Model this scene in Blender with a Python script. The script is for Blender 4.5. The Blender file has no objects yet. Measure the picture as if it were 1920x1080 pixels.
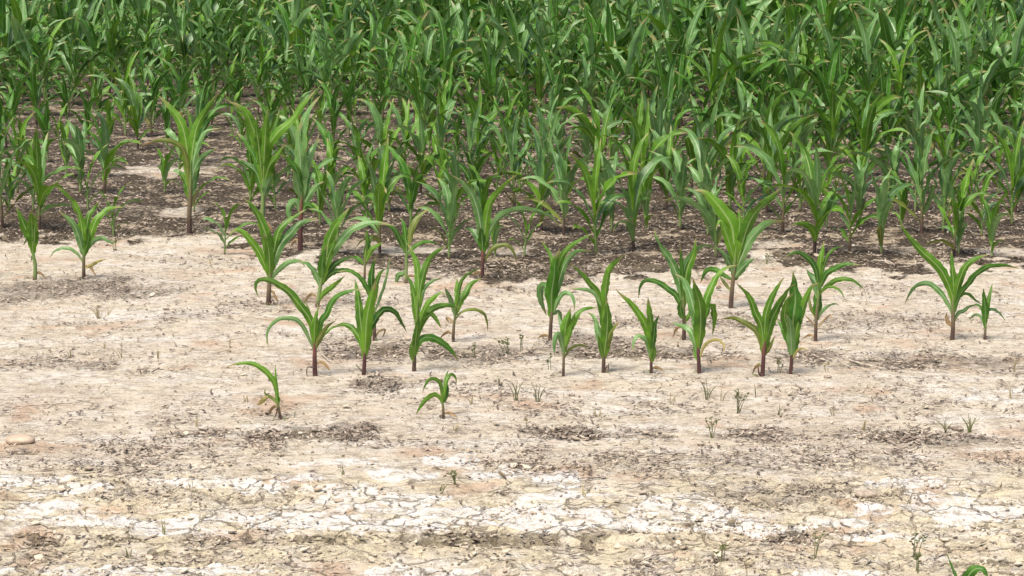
import bpy, math, random
import numpy as np
from mathutils import Vector

sc = bpy.context.scene
col = sc.collection

# ------------------------------------------------------------------ camera
F_PX, CX, CY = 4900.0, 960.0, 540.0
PITCH = math.atan(815.0 / F_PX)
CAM_H = 1.93
cam_data = bpy.data.cameras.new("camera")
cam_data.sensor_width = 36.0
cam_data.lens = F_PX / 1920.0 * 36.0
cam_data.clip_start = 0.1
cam_data.clip_end = 2000.0
cam = bpy.data.objects.new("camera", cam_data)
col.objects.link(cam)
cam.location = (0, 0, CAM_H)
cam.rotation_euler = (math.pi / 2 - PITCH, 0, 0)
sc.camera = cam

# ------------------------------------------------------------------ sky, sun, exposure
SUN_EL, SUN_AZ = math.radians(66), math.radians(-140)   # azimuth measured from +Y towards +X
world = bpy.data.worlds.new("World")
sc.world = world
world.use_nodes = True
wn = world.node_tree
bg = wn.nodes["Background"]
sky = wn.nodes.new("ShaderNodeTexSky")
sky.sky_type = 'NISHITA'
sky.sun_disc = False
sky.sun_elevation = SUN_EL
sky.sun_rotation = SUN_AZ
sky.dust_density = 3.0
wn.links.new(sky.outputs[0], bg.inputs[0])
bg.inputs[1].default_value = 0.075
sun_data = bpy.data.lights.new("sun", 'SUN')
sun_data.energy = 2.5
sun_data.angle = math.radians(24)
sun_data.color = (1.0, 0.94, 0.85)
sun = bpy.data.objects.new("sun", sun_data)
col.objects.link(sun)
sd = Vector((math.sin(SUN_AZ) * math.cos(SUN_EL), math.cos(SUN_AZ) * math.cos(SUN_EL), math.sin(SUN_EL)))
sun.rotation_euler = sd.to_track_quat('Z', 'Y').to_euler()
sc.view_settings.view_transform = 'Standard'
sc.view_settings.look = 'None'
sc.view_settings.gamma = 1.0
sc.view_settings.exposure = 1.03

# ------------------------------------------------------------------ photo ray -> ground point
sp_, cp_ = math.sin(PITCH), math.cos(PITCH)


def ray(px, py):
    a, b = (px - CX) / F_PX, (CY - py) / F_PX
    return a, cp_ + sp_ * b, -sp_ + cp_ * b


def at(px, py, z=0.0):
    rx, ry, rz = ray(px, py)
    t = (CAM_H - z) / -rz
    return rx * t, ry * t


def at_depth(px, py, Y):
    rx, ry, rz = ray(px, py)
    t = Y / ry
    return np.array([rx * t, Y, CAM_H + rz * t])


def px_scale(Y):
    return F_PX / (Y * cp_ + CAM_H * sp_)


# ------------------------------------------------------------------ numpy noise
def _hash(ix, iy, seed):
    h = (ix.astype(np.int64) * 374761393 + iy.astype(np.int64) * 668265263 + seed * 974634777) & 0xFFFFFFFF
    h = ((h ^ (h >> 13)) * 1274126177) & 0xFFFFFFFF
    h = ((h ^ (h >> 16)) * 2246822519) & 0xFFFFFFFF
    return ((h ^ (h >> 15)) & 0xFFFFFF).astype(np.float32) / np.float32(0xFFFFFF)


def vnoise(x, y, seed=0):
    ix, iy = np.floor(x), np.floor(y)
    fx, fy = (x - ix).astype(np.float32), (y - iy).astype(np.float32)
    u = fx * fx * (3 - 2 * fx)
    v = fy * fy * (3 - 2 * fy)
    a, b = _hash(ix, iy, seed), _hash(ix + 1, iy, seed)
    c, d = _hash(ix, iy + 1, seed), _hash(ix + 1, iy + 1, seed)
    return (a + (b - a) * u) * (1 - v) + (c + (d - c) * u) * v


def fbm(x, y, seed=0, oct=3, gain=0.5):
    s, a, n = 0, 1.0, 0
    for i in range(oct):
        s = s + a * vnoise(x * 2 ** i + 17.3 * i, y * 2 ** i + 5.1 * i, seed + i)
        n += a
        a *= gain
    return s / n


def ridged(x, y, seed=0, oct=2):
    s, a, n = 0, 1.0, 0
    for i in range(oct):
        s = s + a * (1 - np.abs(2 * vnoise(x * 2 ** i, y * 2 ** i, seed + i) - 1))
        n += a
        a *= 0.5
    return s / n


def voronoi(x, y, seed):
    """distance to the cell border, the cell id and the offset from the cell centre"""
    ix, iy = np.floor(x), np.floor(y)
    f1 = np.full(x.shape, 9.0, np.float32)
    f2 = np.full(x.shape, 9.0, np.float32)
    cid = np.zeros(x.shape, np.float32)
    for dx in (-1, 0, 1):
        for dy in (-1, 0, 1):
            jx, jy = ix + dx, iy + dy
            px_ = jx + 0.1 + 0.8 * _hash(jx, jy, seed)
            py_ = jy + 0.1 + 0.8 * _hash(jx, jy, seed + 7)
            d = np.sqrt((px_ - x) ** 2 + (py_ - y) ** 2).astype(np.float32)
            new = d < f1
            f2 = np.where(new, f1, np.minimum(f2, d))
            cid = np.where(new, _hash(jx, jy, seed + 13), cid)
            f1 = np.where(new, d, f1)
    return f2 - f1, cid


def sstep(a, b, x):
    t = np.clip((x - a) / (b - a), 0, 1)
    return t * t * (3 - 2 * t)


# ------------------------------------------------------------------ where the soil changes (places on the ground, metres)
def blob(px, py, hw, hh, amt=1.0):
    x, y = at(px, py)
    y0, y1 = at(px, py + hh)[1], at(px, py - hh)[1]
    return x, y, hw / px_scale(y), (y1 - y0) / 2, amt


RESIDUE = [blob(*b) for b in [
    (150, 543, 190, 16, 1.0), (60, 552, 90, 12, .9), (300, 535, 90, 8, .6), (380, 490, 130, 8, .4), (30, 560, 60, 10, .8),
    (360, 595, 60, 10, .5), (100, 605, 80, 6, .4), (80, 680, 110, 10, .6), (180, 690, 50, 8, .6), (260, 700, 70, 6, .4),
    (480, 580, 70, 8, .5), (720, 660, 110, 14, 1.0), (690, 655, 60, 8, .7), (890, 668, 110, 14, .9), (640, 645, 60, 8, .6),
    (850, 675, 120, 8, .5), (1000, 660, 60, 10, .6), (1130, 660, 110, 12, 1.0), (1130, 640, 90, 9, .8), (1060, 655, 60, 9, .7),
    (1270, 665, 90, 10, .9), (1250, 600, 80, 10, .8), (1180, 605, 60, 8, .6), (1400, 605, 90, 10, .7), (1360, 590, 70, 10, .7),
    (1640, 600, 110, 14, .6), (1560, 610, 60, 10, .5), (1720, 600, 80, 12, .6), (1520, 668, 60, 12, .9), (1750, 680, 200, 14, .8),
    (1640, 675, 70, 10, .6), (1880, 690, 80, 10, .6), (1700, 555, 120, 10, .4), (1850, 560, 70, 8, .4), (1600, 535, 100, 8, .5),
    (720, 722, 50, 12, .9), (790, 720, 60, 6, .5), (390, 815, 50, 7, .9), (490, 818, 30, 8, .9), (590, 815, 90, 12, 1.0),
    (640, 825, 60, 8, .9), (520, 840, 60, 8, .5), (750, 835, 70, 6, .4), (690, 808, 18, 8, 1.0), (880, 812, 60, 5, .6),
    (1020, 812, 60, 6, .9), (1090, 818, 80, 8, 1.0), (1190, 815, 60, 6, .6), (1370, 818, 60, 6, .8), (1450, 815, 110, 10, .7),
    (1560, 815, 80, 8, .6), (1710, 822, 80, 10, 1.0), (1830, 828, 100, 10, .8), (1240, 880, 200, 25, .4), (1400, 870, 130, 22, .5),
    (1600, 860, 160, 20, .5), (1480, 930, 190, 18, .7), (1380, 925, 80, 12, .6), (1560, 925, 70, 10, .6), (1040, 870, 160, 25, .4),
    (260, 865, 160, 30, .4), (230, 840, 120, 20, .4), (330, 935, 120, 10, .5), (60, 845, 60, 8, .5), (20, 770, 120, 5, .3),
    (100, 1055, 130, 14, .5), (300, 1050, 150, 9, .4), (1500, 1055, 110, 14, .5), (1240, 1065, 90, 14, .5), (1700, 1060, 110, 10, .4),
    (1700, 745, 200, 14, .3), (900, 740, 120, 12, .3), (1150, 770, 160, 14, .3), (420, 790, 160, 16, .25), (1890, 870, 100, 14, .3),
    (620, 560, 80, 8, .5), (680, 575, 70, 8, .5), (760, 560, 70, 6, .4), (930, 545, 120, 8, .35), (860, 505, 70, 10, .7)]]
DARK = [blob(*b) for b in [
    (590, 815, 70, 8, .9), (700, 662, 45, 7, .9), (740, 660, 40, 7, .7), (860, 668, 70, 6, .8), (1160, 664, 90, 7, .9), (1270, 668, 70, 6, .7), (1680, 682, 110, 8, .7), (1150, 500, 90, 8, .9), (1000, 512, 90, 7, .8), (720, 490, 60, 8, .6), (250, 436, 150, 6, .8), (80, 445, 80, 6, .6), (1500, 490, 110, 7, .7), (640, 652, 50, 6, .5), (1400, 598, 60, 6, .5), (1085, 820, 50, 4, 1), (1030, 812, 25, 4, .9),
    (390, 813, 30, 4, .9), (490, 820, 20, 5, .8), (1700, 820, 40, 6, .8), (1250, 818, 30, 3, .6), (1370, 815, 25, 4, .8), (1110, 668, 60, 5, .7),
    (85, 1018, 50, 6, .9), (20, 1012, 40, 5, .6), (220, 1017, 60, 5, .6), (400, 1018, 60, 6, .6), (560, 1016, 160, 4, .7), (850, 1016, 120, 6, .8),  # along the scarp: shade of its face and darker bare soil, painted together
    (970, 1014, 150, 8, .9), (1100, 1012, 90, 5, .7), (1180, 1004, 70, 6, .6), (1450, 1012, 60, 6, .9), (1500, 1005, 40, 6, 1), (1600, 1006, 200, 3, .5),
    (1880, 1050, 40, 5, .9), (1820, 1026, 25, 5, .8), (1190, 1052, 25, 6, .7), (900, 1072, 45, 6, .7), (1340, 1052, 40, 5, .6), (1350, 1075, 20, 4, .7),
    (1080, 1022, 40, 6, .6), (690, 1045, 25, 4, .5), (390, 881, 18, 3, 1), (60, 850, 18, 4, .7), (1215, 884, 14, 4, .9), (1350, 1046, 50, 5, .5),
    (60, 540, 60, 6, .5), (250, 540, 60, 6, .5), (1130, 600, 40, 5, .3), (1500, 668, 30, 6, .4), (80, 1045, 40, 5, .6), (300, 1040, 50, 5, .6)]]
SALT = [blob(*b) for b in [
    (30, 910, 60, 8), (60, 905, 60, 6), (150, 920, 60, 9), (95, 930, 60, 6), (370, 912, 100, 7), (430, 908, 60, 6), (560, 905, 60, 8), (640, 925, 70, 9),
    (700, 945, 90, 12), (790, 945, 60, 9), (900, 972, 260, 11), (1010, 950, 70, 13), (1060, 940, 40, 8), (560, 985, 230, 14), (720, 995, 160, 10),
    (1080, 992, 270, 11), (1240, 960, 60, 16), (1345, 975, 60, 18), (1300, 990, 80, 10), (1420, 992, 110, 9), (1560, 985, 90, 8), (1640, 962, 60, 9),
    (1800, 965, 130, 20), (1760, 940, 70, 12), (1870, 975, 80, 14), (1700, 905, 70, 9), (1850, 740, 120, 12, .55), (1760, 735, 60, 8, .5), (660, 872, 40, 8),
    (840, 868, 60, 12), (940, 895, 60, 14), (1040, 905, 50, 10), (120, 985, 130, 9), (260, 985, 110, 9), (100, 960, 80, 8), (350, 1000, 120, 8),
    (300, 1072, 240, 8), (780, 1070, 120, 8), (1540, 1075, 90, 7), (760, 900, 60, 10), (1300, 945, 50, 9), (490, 920, 60, 6), (1330, 1000, 200, 5),
    (1640, 1010, 80, 5), (1000, 645, 80, 6, .35), (300, 590, 200, 8, .35), (1150, 545, 160, 10, .35), (1650, 530, 140, 8, .3), (560, 870, 90, 8, .4)]]
PALE_GAPS = [blob(*b) for b in [
    (300, 322, 110, 9, .95), (400, 300, 60, 6, .6), (210, 330, 60, 6, .6), (270, 395, 110, 9, .6), (330, 398, 50, 7, .9), (60, 400, 60, 5, .5),
    (740, 470, 120, 9, .9), (640, 485, 60, 7, .7), (960, 470, 70, 7, .8), (1060, 478, 60, 6, .7), (1120, 497, 60, 6, .8), (1440, 462, 80, 8, .95),
    (1600, 465, 70, 6, .6), (1720, 470, 110, 7, .7), (1880, 475, 80, 8, .9), (1200, 420, 60, 5, .4), (1850, 430, 60, 6, .5), (450, 420, 60, 6, .4),
    (860, 300, 60, 6, .3), (1700, 400, 60, 6, .3), (1560, 425, 60, 6, .5), (600, 370, 60, 6, .3), (1060, 310, 80, 8, .35)]]
EDGE = [(-400, 440), (0, 441), (130, 452), (260, 444), (400, 440), (480, 470), (560, 482), (660, 500), (780, 508), (900, 524), (1010, 524),
        (1150, 512), (1290, 508), (1360, 500), (1430, 482), (1500, 505), (1600, 508), (1720, 510), (1800, 498), (1920, 498), (2300, 495)]
EDGE_W = np.array([at(px, py) for px, py in EDGE])


def blobs(x, y, items, wob, sharp=0.55):
    m = np.zeros(x.shape, np.float32)
    for bx, by, rx, ry, amt in items:
        near = (np.abs(x - bx) < rx * 1.9) & (np.abs(y - by) < ry * 2.4)
        if not near.any():
            continue
        r = np.sqrt(((x[near] - bx) / rx) ** 2 + ((y[near] - by) / (ry * 1.25)) ** 2) + (wob[near] - .5) * 1.5
        m[near] = np.maximum(m[near], amt * (1 - sstep(1 - sharp, 1 + sharp, r)))
    return m


LEDGE_Y = at(960, 1014)[1]


def ground_fields(x, y):
    x = np.asarray(x, np.float64)
    y = np.asarray(y, np.float64)
    wob = fbm(x * 9, y * 7, 11, 3)
    fine = fbm(x * 55, y * 45, 21, 2)
    res = blobs(x, y, RESIDUE, wob)
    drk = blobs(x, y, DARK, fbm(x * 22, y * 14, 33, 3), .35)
    salt = blobs(x, y, SALT, fbm(x * 16, y * 9, 44, 3), .3)
    gap = blobs(x, y, PALE_GAPS, wob)
    edge = np.interp(x, EDGE_W[:, 0], EDGE_W[:, 1])
    brown = sstep(-0.25, 0.25, (y - edge) + (wob - .5) * 1.1) * (1 - .74 * gap)
    front = 1 - sstep(at(960, 930)[1], at(960, 850)[1], y + (wob - .5) * .5)
    # relief
    h = 0.022 * (fbm(x * .9, y * .9, 1, 2) - .5)
    h += 0.010 * (fbm(x * 5, y * 5, 2, 3) - .5)
    rough = np.clip(0.18 + 0.9 * res + 0.9 * brown + 0.5 * front, 0, 1.4)
    patch = sstep(.42, .62, fbm(x * 3.1, y * 2.3, 71, 3))
    rough = rough * (0.45 + 0.75 * patch)
    cl = ridged(x * 17 + 2 * wob, y * 15, 3, 2)
    h += rough * 0.014 * (cl - .55)
    h += (0.35 + rough) * 0.0065 * (ridged(x * 48, y * 42, 5, 2) - .5)
    h += (0.2 + .8 * rough) * 0.004 * (fine - .5)
    # crust plates and cracks
    wx, wy = x + .05 * (fbm(x * 6, y * 6, 81, 2) - .5), y + .05 * (fbm(x * 6, y * 6, 83, 2) - .5)
    e1, c1 = voronoi(wx * 5.2, wy * 4.2, 91)
    e2, c2 = voronoi(wx * 13, wy * 11, 97)
    hole = sstep(.35, .55, vnoise(x * 4, y * 4, 99))
    crack1 = (1 - sstep(0.012, 0.05, e1)) * np.clip(front * 1.0 + .0, 0, 1) * (0.3 + .7 * hole)
    crack2 = (1 - sstep(0.03, 0.10, e2)) * np.clip(front * .55 + .12, 0, 1) * sstep(.45, .6, vnoise(x * 3 + 9, y * 3, 98))
    crack = np.maximum(crack1, crack2 * .7)
    h += front * (0.008 * (c1 - .5) + .004 * (c2 - .5) * hole - 0.006 * np.exp(-((e1 - .12) / .1) ** 2) * 0 + 0.005 * (1 - sstep(.0, .3, e1)))
    h += brown * 0.020 * (ridged(x * 22, y * 18, 8, 2) - .5) + drk * .014 * (ridged(x * 30, y * 24, 9, 2) - .5)
    h -= drk * 0.012
    # little scarp across the foreground
    ly = LEDGE_Y + .12 * (fbm(x * 1.2, x * 0 + 3.3, 51, 2) - .5) + .05 * (fbm(x * 9, x * 0 + 7.3, 53, 2) - .5)
    led = sstep(-0.02, 0.02, y - ly)
    h += 0.020 * led * (1 - sstep(.3, 1.4, y - ly)) * (0.25 + .75 * sstep(.35, .6, vnoise(x * 1.1, x * 0, 57)))
    far = 1 - .75 * sstep(16, 30, y)
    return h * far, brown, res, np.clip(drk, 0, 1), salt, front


def ground_z(x, y):
    return float(ground_fields(np.array([x]), np.array([y]))[0][0])


# ------------------------------------------------------------------ materials
def new_mat(name):
    m = bpy.data.materials.new(name)
    m.use_nodes = True
    nt = m.node_tree
    return m, nt, nt.nodes["Principled BSDF"], nt.nodes["Material Output"]


class NT:
    def __init__(s, nt):
        s.nt = nt

    def n(s, t, **k):
        o = s.nt.nodes.new(t)
        for a, b in k.items():
            setattr(o, a, b)
        return o

    def L(s, a, b):
        s.nt.links.new(a, b)

    def val(s, v, sock):
        if isinstance(v, (int, float)):
            sock.default_value = v
        elif isinstance(v, (tuple, list)):
            sock.default_value = (*v, 1) if len(v) == 3 and sock.type == 'RGBA' else v
        else:
            s.L(v, sock)

    def math(s, op, a, b=0.0, clamp=False):
        o = s.n('ShaderNodeMath', operation=op, use_clamp=clamp)
        s.val(a, o.inputs[0])
        s.val(b, o.inputs[1])
        return o.outputs[0]

    def mix(s, f, a, b, mode='MIX'):
        o = s.n('ShaderNodeMix', data_type='RGBA', blend_type=mode)
        s.val(f, o.inputs[0])
        s.val(a, o.inputs[6])
        s.val(b, o.inputs[7])
        return o.outputs[2]

    def ramp(s, f, lo, hi):
        o = s.n('ShaderNodeMapRange', interpolation_type='SMOOTHSTEP')
        s.val(f, o.inputs[0])
        o.inputs[1].default_value = lo
        o.inputs[2].default_value = hi
        return o.outputs[0]

    def noise(s, vec, scale, detail=3, rough=.55):
        o = s.n('ShaderNodeTexNoise')
        o.inputs['Scale'].default_value = scale
        o.inputs['Detail'].default_value = detail
        o.inputs['Roughness'].default_value = rough
        if vec is not None:
            s.L(vec, o.inputs['Vector'])
        return o.outputs[0]

    def attr(s, name):
        return s.n('ShaderNodeAttribute', attribute_name=name).outputs['Fac']


def soil_material():
    m, nt, bsdf, out = new_mat("cracked_salty_soil")
    N = NT(nt)
    pos = N.n('ShaderNodeNewGeometry').outputs['Position']
    big = N.noise(pos, 1.6, 3)
    mid = N.noise(pos, 9, 4)
    fin = N.noise(pos, 60, 4, .7)
    vfin = N.noise(pos, 240, 2, .6)
    str_ = N.n('ShaderNodeMapping')
    str_.inputs['Scale'].default_value = (14, 22, 10)
    N.L(pos, str_.inputs[0])
    streak = N.noise(str_.outputs[0], 1.0, 6, .72)
    front = N.attr('front')
    pale = N.mix(N.ramp(big, .35, .65), (.64, .54, .415), (.66, .57, .43))
    pale = N.mix(front, pale, (.68, .585, .40))
    pale = N.mix(N.ramp(mid, .42, .7), pale, (.70, .63, .52))
    wst_ = N.n('ShaderNodeMapping')
    wst_.inputs['Scale'].default_value = (1.6, 5.0, 2)
    N.L(pos, wst_.inputs[0])
    wst = N.noise(wst_.outputs[0], 1.0, 6, .68)
    pale = N.mix(N.math('MULTIPLY', N.ramp(wst, .50, .64), .8), pale, (.75, .69, .60))
    pale = N.mix(N.math('MULTIPLY', N.ramp(wst, .44, .32), .45), pale, (.44, .35, .26))
    pink = N.ramp(N.noise(pos, 2.7, 3), .56, .68)
    pale = N.mix(N.math('MULTIPLY', pink, .75), pale, (.55, .37, .245))
    pale = N.mix(N.math('MULTIPLY', N.ramp(streak, .52, .36), .75), pale, (.34, .275, .20))
    lm_ = N.n('ShaderNodeMapping')
    lm_.inputs['Scale'].default_value = (11, 24, 10)
    N.L(pos, lm_.inputs[0])
    ln = N.noise(lm_.outputs[0], 1.0, 7, .78)
    line = N.ramp(N.math('ABSOLUTE', N.math('SUBTRACT', ln, .5)), .026, .006)
    line = N.math('MULTIPLY', line, N.ramp(N.noise(pos, 5.5, 3), .36, .56))
    pale = N.mix(N.math('MULTIPLY', line, .75), pale, (.20, .155, .11))
    pale = N.mix(N.math('MULTIPLY', N.ramp(fin, .44, .30), .6), pale, (.24, .19, .14))
    lens_ = N.n('ShaderNodeMapping')
    lens_.inputs['Scale'].default_value = (5.0, 9.0, 5)
    N.L(pos, lens_.inputs[0])
    lens = N.noise(lens_.outputs[0], 1.0, 5, .62)
    sn = N.math('ADD', N.math('MULTIPLY', N.math('SUBTRACT', lens, .5), 3.0), N.math('MULTIPLY', N.math('SUBTRACT', streak, .5), 1.4))
    salt = N.math('MULTIPLY', N.ramp(N.math('ADD', N.attr('salt'), sn), .35, .95), N.ramp(N.attr('salt'), .02, .5))
    c = N.mix(N.math('MULTIPLY', N.math('MULTIPLY', salt, .95), N.ramp(N.math('MULTIPLY', N.math('ADD', fin, streak), .5), .38, .58)), pale, (.78, .75, .705))
    lb_ = N.n('ShaderNodeMapping')
    lb_.inputs['Scale'].default_value = (3.0, 4.0, 5)
    N.L(pos, lb_.inputs[0])
    lens0 = N.noise(lb_.outputs[0], 1.0, 4, .6)
    dkb = N.mix(N.ramp(fin, .40, .62), (.034, .027, .018), (.120, .088, .060))
    tan = N.mix(N.ramp(vfin, .4, .6), (.28, .215, .14), (.50, .41, .30))
    brown = N.mix(N.ramp(N.math('ADD', streak, N.math('MULTIPLY', N.math('SUBTRACT', lens0, .5), .9)), .535, .64), dkb, tan)
    bfac = N.ramp(N.math('ADD', N.attr('brown'), N.math('MULTIPLY', N.math('SUBTRACT', streak, .5), 1.6)), .25, .60)
    bfac = N.math('MULTIPLY', bfac, N.ramp(N.attr('brown'), .02, .25))
    c = N.mix(bfac, c, brown)
    grey = N.mix(N.ramp(vfin, .42, .6), (.10, .082, .06), (.34, .28, .22))
    rf = N.ramp(N.math('ADD', N.attr('residue'), N.math('MULTIPLY', N.math('SUBTRACT', streak, .5), 3.6)), .45, .85)
    rf = N.math('MULTIPLY', rf, N.ramp(N.attr('residue'), .03, .3))
    c = N.mix(N.math('MULTIPLY', rf, .78), c, grey)
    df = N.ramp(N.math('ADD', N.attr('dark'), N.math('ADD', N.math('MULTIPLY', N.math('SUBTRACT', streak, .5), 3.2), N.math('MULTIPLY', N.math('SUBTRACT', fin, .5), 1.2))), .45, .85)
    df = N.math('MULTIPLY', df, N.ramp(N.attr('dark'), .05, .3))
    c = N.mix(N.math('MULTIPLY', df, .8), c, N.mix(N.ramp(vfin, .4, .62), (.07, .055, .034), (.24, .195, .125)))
    # shrinkage cracks: the shade inside them is painted dark, along with darker subsoil
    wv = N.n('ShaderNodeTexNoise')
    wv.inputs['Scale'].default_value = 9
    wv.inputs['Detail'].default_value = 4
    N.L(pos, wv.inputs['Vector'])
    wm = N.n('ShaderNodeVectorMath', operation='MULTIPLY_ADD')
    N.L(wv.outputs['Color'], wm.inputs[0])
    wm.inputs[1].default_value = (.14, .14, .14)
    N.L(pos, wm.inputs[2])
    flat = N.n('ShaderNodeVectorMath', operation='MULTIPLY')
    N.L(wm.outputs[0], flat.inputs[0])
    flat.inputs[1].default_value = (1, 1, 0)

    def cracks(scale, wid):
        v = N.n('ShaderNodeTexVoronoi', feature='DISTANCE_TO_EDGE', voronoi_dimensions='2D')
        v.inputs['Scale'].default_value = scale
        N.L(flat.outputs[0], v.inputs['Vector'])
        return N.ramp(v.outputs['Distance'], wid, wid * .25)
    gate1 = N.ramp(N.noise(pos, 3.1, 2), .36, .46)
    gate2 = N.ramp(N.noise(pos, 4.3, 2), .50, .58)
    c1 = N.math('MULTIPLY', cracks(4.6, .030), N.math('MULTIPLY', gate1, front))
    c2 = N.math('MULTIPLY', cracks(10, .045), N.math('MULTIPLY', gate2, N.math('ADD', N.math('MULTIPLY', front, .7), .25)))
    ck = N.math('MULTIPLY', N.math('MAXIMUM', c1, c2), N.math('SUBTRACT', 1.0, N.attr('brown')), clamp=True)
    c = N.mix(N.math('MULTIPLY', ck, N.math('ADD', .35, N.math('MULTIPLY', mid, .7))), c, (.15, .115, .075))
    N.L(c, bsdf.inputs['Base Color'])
    bsdf.inputs['Roughness'].default_value = .92
    bsdf.inputs['Specular IOR Level'].default_value = .2
    b0 = N.n('ShaderNodeBump')
    b0.inputs['Strength'].default_value = 1.0
    b0.inputs['Distance'].default_value = .02
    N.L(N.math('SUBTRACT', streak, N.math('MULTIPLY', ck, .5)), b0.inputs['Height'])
    b1 = N.n('ShaderNodeBump')
    b1.inputs['Strength'].default_value = 1.0
    b1.inputs['Distance'].default_value = .008
    N.L(N.noise(pos, 95, 5, .7), b1.inputs['Height'])
    N.L(b0.outputs[0], b1.inputs['Normal'])
    N.L(b1.outputs[0], bsdf.inputs['Normal'])
    return m


def leaf_material(name, c_dark, c_mid, c_light, rib, rough=.42, transl=.20, spec=.36, tip=(.30, .26, .10)):
    m, nt, bsdf, out = new_mat(name)
    N = NT(nt)
    tc = N.n('ShaderNodeTexCoord')
    uv = N.n('ShaderNodeSeparateXYZ')
    N.L(tc.outputs['UV'], uv.inputs[0])
    u, v = uv.outputs[0], uv.outputs[1]
    oi = N.n('ShaderNodeObjectInfo').outputs['Random']
    rnd = N.math('FRACT', N.math('ADD', oi, N.attr('tint')))
    big = N.noise(tc.outputs['Object'], 7, 2)
    f = N.math('ADD', N.math('MULTIPLY', rnd, .6), N.math('MULTIPLY', big, .7))
    c = N.mix(N.ramp(f, .30, .95), c_dark, c_mid)
    # fresh tissue near the whorl is paler
    c = N.mix(N.math('MULTIPLY', N.ramp(v, .40, .02), .6), c, c_light)
    st = N.n('ShaderNodeCombineXYZ')
    N.L(N.math('MULTIPLY', u, 34), st.inputs[0])
    N.L(N.math('MULTIPLY', v, 2.2), st.inputs[1])
    N.L(N.math('MULTIPLY', oi, 30), st.inputs[2])
    veins = N.noise(st.outputs[0], 1.0, 2)
    c = N.mix(N.math('MULTIPLY', N.ramp(veins, .45, .62), .35), c, c_light)
    d = N.math('ABSOLUTE', N.math('SUBTRACT', u, .5))
    mott = N.noise(tc.outputs['Object'], 38, 3)
    c = N.mix(N.math('MULTIPLY', N.ramp(mott, .45, .72), .30), c, c_light)
    c = N.mix(N.math('MULTIPLY', N.ramp(mott, .44, .28), .45), c, c_dark)
    marg = N.math('MULTIPLY', N.ramp(N.math('ADD', d, N.math('MULTIPLY', mott, .10)), .495, .545), N.ramp(v, .3, .8))
    c = N.mix(N.math('MULTIPLY', marg, .65), c, (.30, .27, .08))
    ribf = N.math('MULTIPLY', N.ramp(d, .075, .02), N.ramp(v, 1.0, .55))
    c = N.mix(N.math('MULTIPLY', ribf, .75), c, rib)
    tipf = N.math('MULTIPLY', N.ramp(N.math('ADD', v, N.math('MULTIPLY', N.math('ADD', big, N.math('MULTIPLY', rnd, .3)), .22)), .99, 1.10), .9)
    c = N.mix(tipf, c, tip)
    N.L(c, bsdf.inputs['Base Color'])
    bsdf.inputs['Roughness'].default_value = rough
    bsdf.inputs['Specular IOR Level'].default_value = spec
    bmp = N.n('ShaderNodeBump')
    bmp.inputs['Strength'].default_value = .35
    bmp.inputs['Distance'].default_value = .002
    N.L(veins, bmp.inputs['Height'])
    N.L(bmp.outputs[0], bsdf.inputs['Normal'])
    tr = N.n('ShaderNodeBsdfTranslucent')
    N.L(N.mix(.5, c, c_light), tr.inputs[0])
    mx = N.n('ShaderNodeMixShader')
    mx.inputs[0].default_value = transl
    N.L(bsdf.outputs[0], mx.inputs[1])
    N.L(tr.outputs[0], mx.inputs[2])
    N.L(mx.outputs[0], out.inputs[0])
    return m


def stalk_material(name, base, mid, top, a=.12, b=.45):
    m, nt, bsdf, out = new_mat(name)
    N = NT(nt)
    tc = N.n('ShaderNodeTexCoord')
    uv = N.n('ShaderNodeSeparateXYZ')
    N.L(tc.outputs['UV'], uv.inputs[0])
    nz = N.noise(tc.outputs['Object'], 60, 3)
    v = N.math('ADD', uv.outputs[1], N.math('MULTIPLY', N.math('SUBTRACT', nz, .5), .16))
    c = N.mix(N.ramp(v, a, b), base, mid)
    c = N.mix(N.ramp(v, b, .95), c, top)
    c = N.mix(N.ramp(nz, .62, .75), c, (.30, .20, .13))
    N.L(c, bsdf.inputs['Base Color'])
    bsdf.inputs['Roughness'].default_value = .5
    return m


def plain_material(name, a, b, scale=40, rough=.8, bump=0.0, tint=False, sub=0.0):
    m, nt, bsdf, out = new_mat(name)
    N = NT(nt)
    tc = N.n('ShaderNodeTexCoord')
    if tint:
        f = N.attr('tint')
        c = N.mix(N.ramp(f, .15, .85), a, b)
        nz = N.noise(N.n('ShaderNodeNewGeometry').outputs['Position'], 90, 2)
        c = N.mix(N.math('MULTIPLY', N.ramp(nz, .4, .65), .4), c, (.30, .235, .175))
    else:
        nz = N.noise(tc.outputs['Object'], scale, 4)
        oi = N.n('ShaderNodeObjectInfo').outputs['Random']
        c = N.mix(N.ramp(N.math('ADD', nz, N.math('MULTIPLY', oi, .2)), .42, .72), a, b)
    N.L(c, bsdf.inputs['Base Color'])
    bsdf.inputs['Roughness'].default_value = rough
    if bump:
        bm_ = N.n('ShaderNodeBump')
        bm_.inputs['Strength'].default_value = .6
        bm_.inputs['Distance'].default_value = bump
        N.L(nz, bm_.inputs['Height'])
        N.L(bm_.outputs[0], bsdf.inputs['Normal'])
    return m


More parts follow.
